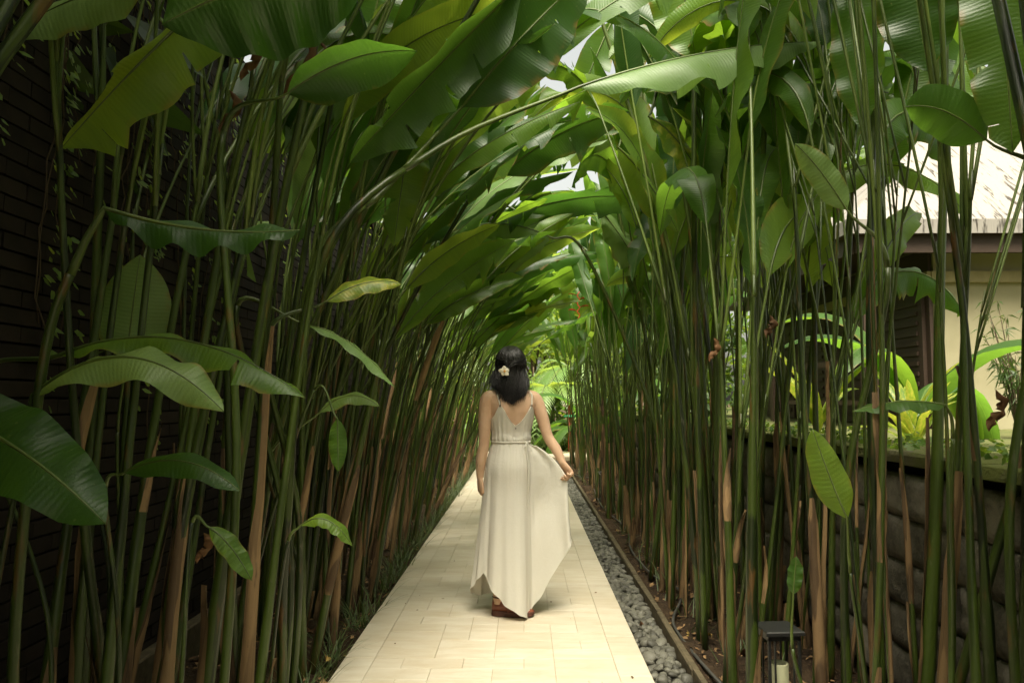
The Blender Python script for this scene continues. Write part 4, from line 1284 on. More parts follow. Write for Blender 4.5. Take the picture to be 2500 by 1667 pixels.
M['grass'] = leaf_mat("edging_grass", (0.05, 0.09, 0.03), (0.11, 0.15, 0.06), (0.14, 0.2, 0.05), .3, .5, veins=False)
sp = [(-0.98 + brng.normal(0, .035), y_, -.05) for y_ in np.arange(2.6, 17, .13) if brng.rand() < .75 or y_ > 5.5]
o = grass("edging_grass", sp, brng, 'grass', 15, .27); tag(o, "thin dark edging grass spilling onto the left side of the path", "grass", kind="stuff")
sp = [(0.95 + abs(brng.normal(0, .12)), y_, -.06) for y_ in np.arange(2.6, 17, .35)]
o = grass("sparse_grass", sp, brng, 'grass', 6, .24); tag(o, "sparse grass blades in the right planting bed", "grass", kind="stuff")
sp = [(brng.uniform(-1.9, -1.0), brng.uniform(15.5, 19), 0) for _ in range(26)] + [(brng.uniform(.3, 2.6), brng.uniform(19.1, 20.4), 0) for _ in range(46)] + [(brng.uniform(-1.5, -.4), brng.uniform(19.1, 20.2), 0) for _ in range(20)]
M['lily'] = leaf_mat("lily_turf", (0.08, 0.14, 0.05), (0.17, 0.24, 0.10), (0.2, 0.3, 0.08), .35, .45, veins=False)
o = grass("lily_turf", sp, brng, 'lily', 44, .62, .009); tag(o, "pale lily turf along the cross path at the far end", "grass", kind="stuff")

# creepers and moss tufts on the retaining wall top
V = leaf_cloud([(1.86 + brng.normal(0, .1), y_, 1.10) for y_ in np.arange(1.6, 10, .16)], [(.10, .12, .03)] * 53, 1500, .035, brng, 0, 1.5, 0, .8)
o = mobj("wall_creeper", [V], M['foliage'], smooth=False); tag(o, "low bright creeper along the mossy wall top", "creeper", kind="stuff")

# ------------------------------------------------------------------ vines on the left wall
VG = "thin vines trailing down the dark brick wall"
for k in range(34):
    y = brng.uniform(2.4, 9.5) if k > 14 else brng.uniform(2.5, 4.6)
    zt = WH + .05; L = brng.uniform(.7, 2.4)
    x = WX + .03 + brng.uniform(0, .06)
    e = empty("hanging_vine", (x, y, zt)); vl = "short" if L < 1.1 else ("mid length" if L < 1.7 else "long")
    vz = "at the left picture edge" if y < 3.0 else ("behind the first stems" if y < 3.8 else ("a little further in" if y < 5.2 else "deep behind the stems"))
    vk = "wavering" if k % 3 == 0 else ("straight" if k % 3 == 1 else "thin")
    tag(e, f"{vl} {vk} leafy vine hanging down the brick wall {vz}", "vine", VG)
    pts = np.array([(brng.normal(0, .008) + .02 * math.sin(3 * t), .05 * math.sin(2.2 * t + k) + brng.normal(0, .01), -L * t / 2.0) for t in np.linspace(0, 2, 22)])
    mobj("vine_stem", [tube(pts, .0028, 4)], M['bark'], e)
    lv = []
    for q in range(int(L * 26)):
        p = pts[brng.randint(0, 22)] + brng.normal(0, .012, 3); p[0] = abs(p[0]) + .012
        d = norm((brng.uniform(.0, .8), brng.choice([-1, 1]) * brng.uniform(.4, 1), -brng.uniform(.2, .9))); s = norm(np.cross(d, (1, .2, .3))); S_ = brng.uniform(.028, .05)
        lv.append((np.array([p, p + d * S_ * .35 + s * S_ * .36, p + d * S_ * .75 + s * S_ * .25, p + d * S_ * 1.1, p + d * S_ * .75 - s * S_ * .25, p + d * S_ * .35 - s * S_ * .36]), [(0, 1, 2, 3), (0, 3, 4, 5)], None, 0, brng.rand()))
    tag(mobj("vine_leaves", lv, M['foliage_light'], e, smooth=False), kind="stuff")

# ------------------------------------------------------------------ litter on the beds
V = []
for k in range(5200):
    side = brng.rand() < .5
    x = brng.uniform(-1.72, -.93) if side else brng.uniform(.87, 1.68)
    y = 1.8 + 14 * brng.rand() ** 1.6
    z = (-.045 if side else -.055) + height(x, y) + .012
    L = brng.uniform(.015, .06); a = brng.uniform(0, 6.28); w = L * brng.uniform(.08, .35)
    d = np.array([math.cos(a), math.sin(a), brng.normal(0, .25)]); s = np.array([-math.sin(a), math.cos(a), brng.normal(0, .3)])
    p = np.array([x, y, z])
    V.append((np.array([p, p + d * L * .5 + s * w + (0, 0, .006), p + d * L, p + d * L * .5 - s * w]), [(0, 1, 2, 3)], None, 0, brng.rand()))
for k in range(26):          # crumbs blown onto the paving
    y = 2.8 + 7 * brng.rand() ** 1.5; x = brng.choice([-1, 1]) * brng.uniform(.15, .68) - .15
    L = brng.uniform(.008, .03); a = brng.uniform(0, 6.28); w = L * brng.uniform(.12, .4); d = np.array([math.cos(a), math.sin(a), .1]); s = np.array([-math.sin(a), math.cos(a), 0])
    p = np.array([x, y, .004])
    V.append((np.array([p, p + d * L * .5 + s * w + (0, 0, .004), p + d * L, p + d * L * .5 - s * w]), [(0, 1, 2, 3)], None, 0, brng.rand()))
o = mobj("leaf_litter", V, M['litter'], smooth=False); tag(o, "scattered dry litter covering the soil of the beds", "litter", kind="stuff")


def dry_leaf(label, p, L, W, az, rng, mat='dry', lift=.3):
    e_d = np.array([math.cos(az), math.sin(az), 0])
    cur = np.array([p + e_d * L * t + np.array([0, 0, .02 + lift * L * t * (1 - t) + .01 * math.sin(9 * t)]) for t in np.linspace(0, 1, 9)])
    b = blade(cur, UP + rng.normal(0, .4, 3), W, -.5, .008, -.5, 12, 7, (), rng.normal(0, .9), 0, rng.rand(), rng)
    base = cur[0].copy()
    o = mobj("fallen_leaf", [(b[0] - base,) + b[1:]], M[mat], loc=tuple(base))
    tag(o, label, "dry leaf", "fallen dry leaves")


M['dry_yellow'] = simple_mat("dry_leaf_yellow", (0.55, 0.38, 0.12), .7, .2, 20, .4, .2, (.3, .17, .05))
for lb, px, py, L, W, mt in (
   ("pale fallen leaf scrap on the soil at the bottom left", 795, 1615, .07, .02, 'dry_yellow'),
   ("upright fallen leaf scrap among the left stems", 790, 1510, .07, .02, 'dry'),
   ("yellow fallen leaf on the soil beside the kerb", 1738, 1552, .06, .017, 'dry_yellow'),
   ("curled pale fallen leaf beside the black hose", 1680, 1542, .05, .008, 'dry_yellow'),
   ("rusty curled leaf heap beside the lantern", 1800, 1600, .12, .03, 'dry'),
   ("brown fallen sheath under the left stems", 720, 1560, .16, .02, 'dry'),
   ("brown fallen sheath by the right stems", 1880, 1480, .18, .02, 'dry'),
   ("small red brown leaf lying on the pebbles", 1565, 1530, .04, .012, 'dry')):
    D_ = 1.345 * F_PX / (py - 973)
    pt = P(px, py, D_)
    if pt[0] > .85: pt[2] = -.03
    dry_leaf(lb, pt, L, W, brng.uniform(0, 6.28), brng, mt)
# dead leaves still hanging on the stems
for lb, px, py, D_, L, W in (("withered brown leaf hanging high among the left stems", 610, 100, 2.9, .16, .03), ("withered brown leaf below the top left leaf", 560, 220, 2.9, .17, .03),
     ("long withered brown leaf strips at the upper left", 730, 70, 2.9, .28, .025), ("second withered strip at the upper left", 775, 95, 2.9, .24, .02),
     ("withered brown scrap on the right stems", 1880, 770, 3.4, .10, .03), ("withered pale scrap on the right stems", 1742, 825, 3.6, .11, .025),
     ("withered brown leaf hanging by the fine leaved bush", 2430, 950, 2.6, .14, .03), ("withered scrap hanging low at the left", 497, 1300, 2.35, .09, .022)):
    pt = P(px, py, D_)
    cur = np.array([pt + np.array([.03 * math.sin(5 * t) * L / .15, .0, -L * t]) for t in np.linspace(0, 1, 9)])
    b = blade(cur, np.array([.3, -1, .2]), W * .6, .2, .012, .3, 14, 7, ((.5, 1, .1), (.7, -1, .2)), brng.normal(0, .5), 0, brng.rand(), brng)
    o = mobj("withered_leaf", [(b[0] - pt,) + b[1:]], M['dry'], loc=tuple(pt)); tag(o, lb, "dry leaf", "withered leaves caught among the stems")

# ------------------------------------------------------------------ lanterns, hose, flowers, red boards
M['black_metal'] = simple_mat("dark_metal", (0.035, 0.037, 0.035), .45, .5, 20, .4, .1, (.06, .055, .045), metal=.6)
M['frost'] = simple_mat("frosted_glass", (0.42, 0.42, 0.26), .45, .4, 12, .25, .0, (.3, .3, .17))


def lantern(label, x, y, rz):
    e = empty("garden_lantern", (x, y, -.05)); e.rotation_euler = (0, 0, rz); e.scale = (1.1, 1.1, 1.08)
    tag(e, label, "lantern", "garden lanterns in the right planting bed")
    mobj("base", [box((0, 0, .02), (.135, .135, .05), bev=.006), box((0, 0, .055), (.10, .10, .022), bev=.005)], M['black_metal'], e, False)
    for a in (-1, 1):
        for b in (-1, 1):
            mobj("post", [box((a * .058, b * .058, .19), (.010, .010, .30))], M['black_metal'], e, False)
            mobj("bar", [box((a * .036, b * .058, .19), (.006, .006, .30))], M['black_metal'], e, False)
    mobj("cap", [box((0, 0, .358), (.150, .150, .016), bev=.004), box((0, 0, .340), (.126, .126, .021))], M['black_metal'], e, False)
    ang = np.linspace(0, 2 * math.pi, 24, endpoint=False)
    prof = [(.038, .068), (.038, .226), (.036, .230), (.030, .230), (.030, .08)]
    V = np.array([(r * math.cos(a), r * math.sin(a), z) for r, z in prof for a in ang])
    F = [(i * 24 + j, i * 24 + (j + 1) % 24, (i + 1) * 24 + (j + 1) % 24, (i + 1) * 24 + j) for i in range(4) for j in range(24)]
    mobj("glass_cylinder", [(V, F, None, 0, 0)], M['frost'], e)


lantern("black garden lantern with frosted cylinder at the bottom right, nearest the camera", 1.065, 3.40, .10)
lantern("small far garden lantern at the foot of the right stems", 1.06, 10.45, .1)

M['rubber'] = simple_mat("hose_rubber", (0.05, 0.05, 0.045), .6, .4, 25, .5, .1, (.10, .09, .07))
hp = []
for (px, py) in ((1800, 1690), (1703, 1602), (1650, 1522), (1644, 1495), (1661, 1453), (1656, 1427), (1600, 1392), (1566, 1365), (1540, 1330), (1530, 1290), (1490, 1255), (1465, 1225), (1450, 1190)):
    D_ = 1.33 * F_PX / (py - 973); pt = P(px, py, D_); pt[0] = max(pt[0], .875); pt[2] = -.035 + height(pt[0], pt[1]) * .5 + .015; hp.append(pt)
hp = smooth_pts(hp, 110)
o = mobj("irrigation_hose", [tube(hp, .0085, 8)], M['rubber']); tag(o, "dark irrigation hose snaking along the soil beside the kerb", "hose")
# thin drip line near the far end of the strip
dp = smooth_pts([P(1395, 1148, 14.0) + (0, 0, 0), P(1420, 1165, 13.2), P(1450, 1160, 13.3), P(1470, 1150, 13.6)], 30); dp[:, 2] = .0
o = mobj("drip_line", [tube(dp, .007, 6)], M['rubber']); tag(o, "thin looped drip pipe on the soil near the far end of the pebbles", "hose")

M['red'] = simple_mat("red_bract", (0.55, 0.05, 0.02), .45, .4, 20, .3)
M['red_board'] = simple_mat("red_board", (0.50, 0.045, 0.03), .5, .4, 5, .2)
M['white_paint'] = simple_mat("white_paint", (0.7, 0.68, 0.62), .5, .4)
M['green_paint'] = simple_mat("green_paint", (0.05, 0.30, 0.14), .5, .4)


def inflorescence(label, p, L, rng):
    p = np.asarray(p, float); e = empty("heliconia_flower", tuple(p)); tag(e, label, "flower", "red heliconia flowers")
    ax = np.array([(0.015 * (-1) ** k, 0, -L * k / 7) for k in range(8)])
    mobj("flower_stalk", [tube(smooth_pts(ax, 20), .006, 5)], M['red'], e)
    for k in range(6):
        s = (-1) ** k
        cur = np.array([ax[k] + np.array([s * L * .33 * t, rng.normal(0, .004), .10 * L * t - .05 * L * t * t]) for t in np.linspace(0, 1, 7)])
        mobj("bract", [blade(cur, UP, L * .06, -.9, 0, 0, 8, 5, (), 0, 0, rng.rand(), rng)], M['red'], e)


inflorescence("hanging red heliconia flower in the right of the far arch", P(1412, 712, 9.5), .34, brng)
inflorescence("hanging orange red heliconia flower at the far arch top", P(1378, 678, 10.5), .25, brng)
# dry cone-like spathe
e = empty("red_sign_board", tuple(P(1006, 1120, 12.3))); tag(e, "red board with a white strip showing between the far left stems", "board")
mobj("panel", [box((0, 0, .18), (.12, .02, .36), bev=.003)], M['red_board'], e, False)
mobj("strip", [box((-.01, -.012, -.05), (.10, .02, .07), bev=.003)], M['white_paint'], e, False)
mobj("leg", [box((0, .0, -.35), (.04, .02, .70))], M['red_board'], e, False)
b_ = P(1392, 1080, 18.9)
e = empty("marker_post", (b_[0], b_[1], 0)); tag(e, "red post with green cap beside the palm at the far right", "post")
mobj("shaft", [tube([(0, 0, 0), (0, 0, .5), (0, 0, 1.05)], .05, 10)], M['red_board'], e)
mobj("cap", [tube([(0, 0, .86), (0, 0, .90), (0, 0, .93)], [.15, .16, .06], 12)], M['green_paint'], e)
mobj("finial", [tube([(0, 0, 1.05), (0, 0, 1.10), (0, 0, 1.16)], [.05, .06, .01], 10)], M['red_board'], e)

# ------------------------------------------------------------------ the woman
wrng = np.random.RandomState(5)
WO = np.array([-0.095, 4.86, 0.0])
YW = math.radians(18)
CY, SY = math.cos(YW), math.sin(YW)


def skin_mat():
    m, nt = new_mat("skin"); n = N(nt)
    tc = n.add("ShaderNodeTexCoord").outputs["Object"]
    a = n.noise(tc, 14, 4); b = n.noise(tc, 220, 3)
    col = n.mix(n.ramp(a, [(0.35, 0.0), (0.7, 1.0)]), (0.52, 0.335, 0.215), (0.60, 0.40, 0.265))
    p = n.principled(col, 0.48, 0.35, n.bump(b, 0.08, 0.002))
    p.inputs["Subsurface Weight"].default_value = 0.12
    p.inputs["Subsurface Radius"].default_value = (0.02, 0.008, 0.004)
    n.out(p.outputs[0]); return m


def linen_mat():
    m, nt = new_mat("cream_linen"); n = N(nt)
    tc = n.add("ShaderNodeTexCoord").outputs["Object"]
    uv = n.add("ShaderNodeUVMap").outputs[0]
    a = n.noise(n.mapping(tc, (260, 260, 50)), 1.0, 3, .7); b = n.noise(n.mapping(tc, (60, 60, 420)), 1.0, 3, .7)
    c = n.noise(tc, 16, 4, .6, 1.2)
    col = n.mix(n.math('MULTIPLY', n.math('ADD', a, b), 0.5), (0.66, 0.635, 0.54), (0.83, 0.81, 0.73))
    bn = n.bump(n.math('ADD', n.math('MULTIPLY', n.math('ADD', a, b), 0.25), c), 0.30, 0.008)
    p = n.principled(col, 0.85, 0.15, bn)
    t = n.add("ShaderNodeBsdfTranslucent"); t.inputs[0].default_value = (0.74, 0.68, 0.54, 1)
    mx = n.add("ShaderNodeMixShader"); mx.inputs[0].default_value = 0.28
    n.link(p.outputs[0], mx.inputs[1]); n.link(t.outputs[0], mx.inputs[2]); n.out(mx.outputs[0]); return m


M['skin'] = skin_mat(); M['linen'] = linen_mat()
M['hair'] = simple_mat("black_hair", (0.011, 0.009, 0.008), 0.36, 0.5)
M['petal'] = simple_mat("petal", (0.82, 0.76, 0.60), 0.5, 0.3)
M['petal_core'] = simple_mat("petal_core", (0.75, 0.38, 0.08), 0.5, 0.3)
M['leather'] = simple_mat("brown_leather", (0.20, 0.062, 0.030), 0.38, 0.5, 30, .5, .15, (.10, .03, .016))
M['sole'] = simple_mat("brown_sole", (0.085, 0.034, 0.022), 0.6, 0.3, 30, .4)
M['grey_strap'] = simple_mat("grey_strap", (0.20, 0.17, 0.12), .6, .3)
M['button'] = simple_mat("button", (.12, .09, .06), .4, .5)

person = empty("person", tuple(WO))
tag(person, "woman in a long cream sleeveless dress seen from behind, holding out her skirt", "person")


def yaw(p, c=(0.013, 0.0)):
    p = np.asarray(p, float)
    return np.stack([c[0] + p[..., 0] * CY - p[..., 1] * SY, c[1] + p[..., 0] * SY + p[..., 1] * CY, p[..., 2]], -1)


TZ = np.array([.74, .82, .90, .97, 1.04, 1.10, 1.17, 1.23, 1.285, 1.325, 1.352, 1.375, 1.40, 1.47])
TA = np.array([.115, .125, .130, .118, .108, .116, .131, .142, .150, .140, .105, .066, .050, .049])
TB = np.array([.075, .080, .085, .083, .086, .090, .098, .100, .092, .078, .066, .056, .052, .052])
TC = np.array([.01, .008, .006, .004, .006, .004, -.004, -.012, -.016, -.014, -.010, -.004, .004, .016])


def torso(z, th, off=0.0):
    a = np.interp(z, TZ, TA) + off; b = np.interp(z, TZ, TB) + off; c = np.interp(z, TZ, TC)
    ct, st = np.cos(th), np.sin(th)
    e = 0.88
    # spine groove and shoulder blades on the back
    back = np.clip(-st, 0, 1) ** 6
    g = -0.007 * np.exp(-(ct / 0.16) ** 2) * back * np.interp(z, [1.0, 1.15, 1.3, 1.36], [.6, 1, 1, 0])
    g = g + 0.009 * np.exp(-((np.abs(ct) - .52) / .2) ** 2) * np.clip(-st, 0, 1) * np.exp(-((z - 1.235) / .06) ** 2)
    x = a * np.sign(ct) * np.abs(ct) ** e; y = b * np.sign(st) * np.abs(st) ** e - g * np.sign(-st) * 1.0 * (st < 0)
    return np.stack([x, y + c, z + 0 * x], -1)


def loft(rings, cap=True):
    """rings: (k, n, 3)"""
    R = np.asarray(rings); k, n = R.shape[:2]
    F = [(i * n + j, i * n + (j + 1) % n, (i + 1) * n + (j + 1) % n, (i + 1) * n + j) for i in range(k - 1) for j in range(n)]
    if cap: F += [tuple(range(n - 1, -1, -1)), tuple((k - 1) * n + j for j in range(n))]
    return R.reshape(-1, 3), F, None, 0, 0


def limb(pts, rad, n=26, sides=16, flat=1.0, up=(0, 0, 1)):
    p = smooth_pts(pts, n); t = np.linspace(0, 1, len(rad)); r = np.interp(np.linspace(0, 1, n), t, rad)
    return tube(p, r, sides, flat=flat, up=up)


def ellipsoid(c, r, n=14, m_=20, ax=None):
    th = np.linspace(0.02, math.pi - .02, n); ph = np.linspace(0, 2 * math.pi, m_, endpoint=False)
    R = np.array([[(r[0] * math.sin(a) * math.cos(b), r[1] * math.sin(a) * math.sin(b), r[2] * math.cos(a)) for b in ph] for a in th[::-1]])
    if ax is not None: R = R @ np.asarray(ax)
    return loft(R + np.asarray(c))


def rot_about(v, ax, a):
    ax = norm(ax); return v * math.cos(a) + np.cross(ax, v) * math.sin(a) + ax * np.dot(ax, v) * (1 - math.cos(a))


def hand(wrist, d, n, thumb_side, curls, thumb_curl, spread=0.04):
    """palm + five fingers; d = palm direction, n = palm-side normal, thumb_side = +-1 along w"""
    d = norm(d); n = norm(n - d * np.dot(n, d)); w = np.cross(d, n) * thumb_side
    out = []
    rings = []
    ang = np.linspace(0, 2 * math.pi, 14, endpoint=False)
    for t, hw_, ht in ((-.02, .022, .019), (.0, .024, .018), (.02, .030, .017), (.045, .037, .0155), (.07, .039, .0140), (.088, .037, .0115), (.096, .030, .007)):
        rings.append([wrist + d * t + w * hw_ * math.cos(a) + n * ht * math.sin(a) for a in ang])
    out.append(loft(rings))
    Ls = (.074, .083, .077, .060)
    for i in range(4):
        off = (0.0285 - 0.0188 * i)
        root = wrist + d * (.078 - .004 * abs(i - 1.3)) + w * off
        dd = norm(d + w * (1.5 - i) * spread); pts = [root - dd * .012, root]
        ax = np.cross(dd, n)
        rr = [.0088, .0090]
        cur = dd; p = root
        for sgm, (fl, cv) in enumerate(zip((.46, .30, .24), curls[i])):
            cur = rot_about(cur, ax, cv)
            for q in (0.5, 1.0):
                pts.append(p + cur * Ls[i] * fl * q); rr.append((.0088, .0080, .0066)[sgm] * (1.0 if q == .5 else 0.96))
            p = pts[-1]
        out.append(tube(smooth_pts(pts, 22), np.interp(np.linspace(0, 1, 22), np.linspace(0, 1, len(rr)), rr), 10))
    root = wrist + d * .022 + w * .026 + n * .004
    dd = norm(d * .75 + w * .62 + n * .25); ax = np.cross(dd, norm(-w + n * .6))
    pts = [root - dd * .012, root, root + dd * .034]; cur = rot_about(dd, ax, thumb_curl)
    pts.append(pts[-1] + cur * .018); pts.append(pts[-1] + rot_about(cur, ax, thumb_curl) * .022)
    out.append(tube(smooth_pts(pts, 18), np.interp(np.linspace(0, 1, 18), [0, .3, .6, 1], [.014, .0115, .0095, .007]), 10))
    return out


ths = np.linspace(0, 2 * math.pi, 40, endpoint=False)
body = [loft([yaw(torso(z, ths)) for z in np.concatenate([np.linspace(.74, 1.30, 22), np.linspace(1.31, 1.47, 14)])])]
# head
HC = np.array([0.014, 0.022, 1.522])
HY = math.radians(8)
Rh = np.array([[math.cos(HY), math.sin(HY), 0], [-math.sin(HY), math.cos(HY), 0], [0, 0, 1]])


def hp_(p): return HC + np.asarray(p, float) @ Rh


body.append(ellipsoid(HC, (.074, .094, .100), 18, 26, Rh))
body.append(ellipsoid(hp_((0, .035, -.055)), (.056, .060, .062), 14, 20, Rh))
body.append(limb([hp_((0, -.03, -.06)), hp_((0, .0, -.10)), (.012, .008, 1.38)], [.052, .05, .055]))
body.append(limb([hp_((0, .090, .008)), hp_((0, .106, -.014)), hp_((0, .112, -.026)), hp_((0, .094, -.034))], [.007, .010, .013, .010], 10, 10))   # nose
for s in (-1, 1):
    body.append(ellipsoid(hp_((s * .075, .0, -.012)), (.010, .020, .030), 8, 12, Rh))            # ears
    body.append(ellipsoid(hp_((s * .032, .083, .004)), (.013, .010, .010), 8, 12, Rh))           # eyelids
for zz in (-.060, -.070):
    body.append(ellipsoid(hp_((0, .091, zz)), (.022, .008, .006), 8, 12, Rh))                    # lips
# arms
LS, RS_ = yaw((-.148, -.006, 1.300)), yaw((.148, -.006, 1.300))
LE, LW = np.array([-.150, -.052, 1.030]), np.array([-.176, -.028, .822])
RE, RW = np.array([.240, .028, 1.070]), np.array([.330, -.012, .908])
body.append(limb([yaw((-.085, -.006, 1.318)), LS + (-.004, 0, -.004), LS * .5 + LE * .5 + (-.008, 0, 0), LE, LE * .5 + LW * .5 + (-.006, -.004, 0), LW], [.040, .046, .041, .0335, .0335, .0225], 34))
body.append(limb([yaw((.085, -.006, 1.318)), RS_ + (.006, 0, -.004), RS_ * .5 + RE * .5 + (.008, 0, 0), RE, RE * .5 + RW * .5 + (.006, 0, 0), RW], [.040, .045, .040, .0325, .0325, .0220], 34))
body += hand(LW, (.06, .10, -1), (.85, .45, .1), -1, [(.35, .45, .3), (.40, .5, .35), (.45, .55, .35), (.5, .6, .4)], .25)
RHd = norm((.50, -.05, -.80))
body += hand(RW, RHd, (-.55, -.62, -.40), 1, [(.9, 1.15, .6), (1.0, 1.25, .7), (1.05, 1.3, .7), (1.05, 1.3, .7)], .35)
HOLD = RW + RHd * .085 + norm((-.55, -.62, -.40)) * .030
# legs
A1, A2 = np.array([-.062, -.02, .09]), np.array([.055, .22, .09])
body.append(limb([yaw((-.06, .01, .82)), (-.055, .03, .48), A1 + (0, 0, .22), A1, A1 + (0, 0, -.02)], [.062, .050, .046, .033, .036], 26))
body.append(limb([yaw((.06, .01, .82)), (.075, .10, .48), A2 + (0, 0, .22), A2, A2 + (0, 0, -.02)], [.062, .050, .046, .033, .036], 26))
tmp = mobj("body_raw", body, M['skin'])
rm = tmp.modifiers.new("remesh", 'REMESH'); rm.mode = 'VOXEL'; rm.voxel_size = 0.0042; rm.use_smooth_shade = True
sm = tmp.modifiers.new("smooth", 'SMOOTH'); sm.factor = 0.5; sm.iterations = 4
dg = bpy.context.evaluated_depsgraph_get()
bme = bpy.data.meshes.new_from_object(tmp.evaluated_get(dg))
bpy.data.objects.remove(tmp)
bme.name = "body"
bme.materials.clear(); bme.materials.append(M['skin'])
bme.polygons.foreach_set("use_smooth", np.full(len(bme.polygons), True))
body_o = obj("body", bme, person)
M['eye'] = simple_mat("eye", (.03, .02, .015), .2, .5)
for s in (-1, 1):
    mobj("eye", [ellipsoid(hp_((s * .032, .0925, .003)), (.008, .003, .004), 6, 10, Rh)], M['eye'], body_o)

# ---- dress
dress = empty("dress", (0, 0, 0), person)
K = 220
th = np.linspace(0, 2 * math.pi, K, endpoint=False)
WZ = 1.038


def waist(th_, off=.006):
    return yaw(torso(WZ + 0 * th_, th_ - YW, off))


hem_deg = np.array([-180, -168, -150, -138, -122, -105, -90, -75, -60, -42, -30, -18, 0, 20, 45, 90, 140, 180])
hem_z = np.array([.115, .122, .215, .265, .215, .135, .090, .055, .028, .004, .035, .07, .12, .12, .10, .075, .075, .115])


def skirt_pt(th_, t):
    """th_ array (radians, 0 = right, -90 deg = towards the camera), t 0..1 downwards"""
    deg = (np.degrees(th_) + 180) % 360 - 180
    W = waist(th_)
    zh = np.interp(deg, hem_deg, hem_z)
    ex, ey = .198, .190
    E = np.stack([-.018 + ex * np.cos(th_), .035 + ey * np.sin(th_), zh], -1)
    s = t ** .70
    q = W + (E - W) * s
    q[..., 2] = W[..., 2] + (zh - W[..., 2]) * t
    outw = np.stack([np.cos(th_), np.sin(th_), 0 * th_], -1)
    z = q[..., 2]
    # seat and hips
    q = q + outw * (0.014 * np.exp(-((z - .90) / .09) ** 2) * np.clip(-np.sin(th_ + .1), 0, 1) + .006 * np.exp(-((z - .86) / .12) ** 2))[..., None]
    fold = (np.sin(4 * th_ + .6 + .5 * np.sin(2 * th_ + 1)) * 1.0 + .75 * np.sin(7 * th_ + 2.1 + .9 * t + .8 * np.sin(3 * th_)) + .28 * np.sin(13 * th_ + 4.0 - 1.5 * t + np.sin(4 * th_)) * (.4 + .6 * np.sin(th_ * 1.5 + 1) ** 2))
    fold = fold + .42 * np.sin(17 * th_ + 2.2 * np.sin(3 * th_ + 1) + 1.3 * t) * np.clip(np.sin(2.3 * th_ + .4) + .35, 0, 1) + .3 * np.sin(26 * th_ + 3 * np.sin(2 * th_) - 2 * t) * np.clip(np.sin(3.1 * th_ + 2.4), 0, 1)
    amp = .0010 + .0140 * t ** 1.4
    gath = .0024 * np.sin(41 * th_ + 3.0 * np.sin(5 * th_)) * (.5 + .5 * np.sin(3 * th_ + 1) ** 2) * math.exp(-t * 9) + .0012 * np.sin(23 * th_ + 2 * np.sin(3 * th_)) * math.exp(-t * 6)
    q = q + outw * (amp * fold + gath)[..., None]
    # fine hem ripple
    q[..., 2] += (.004 * np.sin(9 * th_ + 2 * np.sin(4 * th_)) + .0015 * np.sin(23 * th_ + np.sin(5 * th_))) * t ** 6
    # the part lifted by the hand
    th0 = math.radians(2)
    dth = (th_ - th0 + math.pi) % (2 * math.pi) - math.pi
    sig = np.where(dth < 0, .24, .55)
    pinch = math.exp(-((t - .42) / .10) ** 2)
    w = np.exp(-(np.abs(dth) / sig) ** 2) ** (1 + 1.6 * pinch)
    w = w * min(1, t / .06)
    W0 = waist(np.array([th0]))[0]
    if t < .42:
        f = t / .42; pp_ = W0 + (HOLD - W0) * f + np.array([.02 * math.sin(math.pi * f), 0, .035 * math.sin(math.pi * f) - .075 * f * (1 - f)])
    else:
        f = (t - .42) / .58; pp_ = HOLD + (np.array([.378, -.05, .445]) - HOLD) * f + np.array([-.004 * math.sin(math.pi * f), 0, 0])
    pq = pp_ + np.stack([0 * th_, .22 * dth * min(1, abs(t - .42) / .35 + .06) * (1 if t > .1 else t * 10), 0 * th_], -1)
    pq = pq + np.stack([0 * th_, .017 * np.sin(24 * dth + 1 + 2.2 * np.sin(8 * dth)) * min(1, abs(t - .42) / .35), .014 * np.sin(13 * dth + 2 * np.sin(5 * dth)) * t ** 4], -1)
    return q * (1 - w[..., None]) + pq * w[..., None]


NT = 84
tv = np.linspace(0, 1, NT)
th_s = th + 0.22 * np.sin(th) * 0 + 0
G = np.array([skirt_pt(th_s, float(t)) for t in tv])
V = G.reshape(-1, 3)
F = [(i * K + j, (i + 1) * K + j, (i + 1) * K + (j + 1) % K, i * K + (j + 1) % K) for i in range(NT - 1) for j in range(K)]
UV = np.stack([np.tile(th, NT), np.repeat(tv, K)], 1)
mobj("skirt", [(V, F, UV, 0, 0)], M['linen'], dress)
# rolled hem
mobj("hem", [tube(np.vstack([G[-1], G[-1][:1]]), .0022, 5)], M['linen'], dress)

# bodice
tb_deg = np.array([-180, -160, -146, -135, -128, -120, -110, -100, -90, -80, -70, -60, -52, -45, -34, -20, 0, 20, 40, 55, 75, 90, 105, 125, 140, 160, 180])
tb_z = np.array([1.172, 1.178, 1.205, 1.240, 1.262, 1.236, 1.192, 1.156, 1.137, 1.156, 1.192, 1.236, 1.262, 1.240, 1.205, 1.178, 1.172, 1.178, 1.205, 1.245, 1.20, 1.175, 1.20, 1.245, 1.205, 1.178, 1.172])
NB = 26
rows = []
dg_ = (np.degrees(th) + 180) % 360 - 180
zt = np.interp(dg_, tb_deg, tb_z)
for i in range(NB):
    f = i / (NB - 1)
    z = WZ + (zt - WZ) * f
    off = .0075 + .006 * math.exp(-((f - .12) / .12) ** 2) + .0018 * np.sin(31 * th + 1.8 * np.sin(4 * th)) * (1 - f) ** 1.2 * min(1, f * 8 + .3) + .0022 * np.sin(21 * th + 2) * (1 - f)
    q = np.array([torso(zz, tt, oo) for zz, tt, oo in zip(z, th, off)])
    rows.append(yaw(q))
rows = np.array(rows)
F = [(i * K + j, i * K + (j + 1) % K, (i + 1) * K + (j + 1) % K, (i + 1) * K + j) for i in range(NB - 1) for j in range(K)]
mobj("bodice", [(rows.reshape(-1, 3), F, np.stack([np.tile(th, NB), np.repeat(np.linspace(0, 1, NB), K)], 1), 0, 0)], M['linen'], dress)
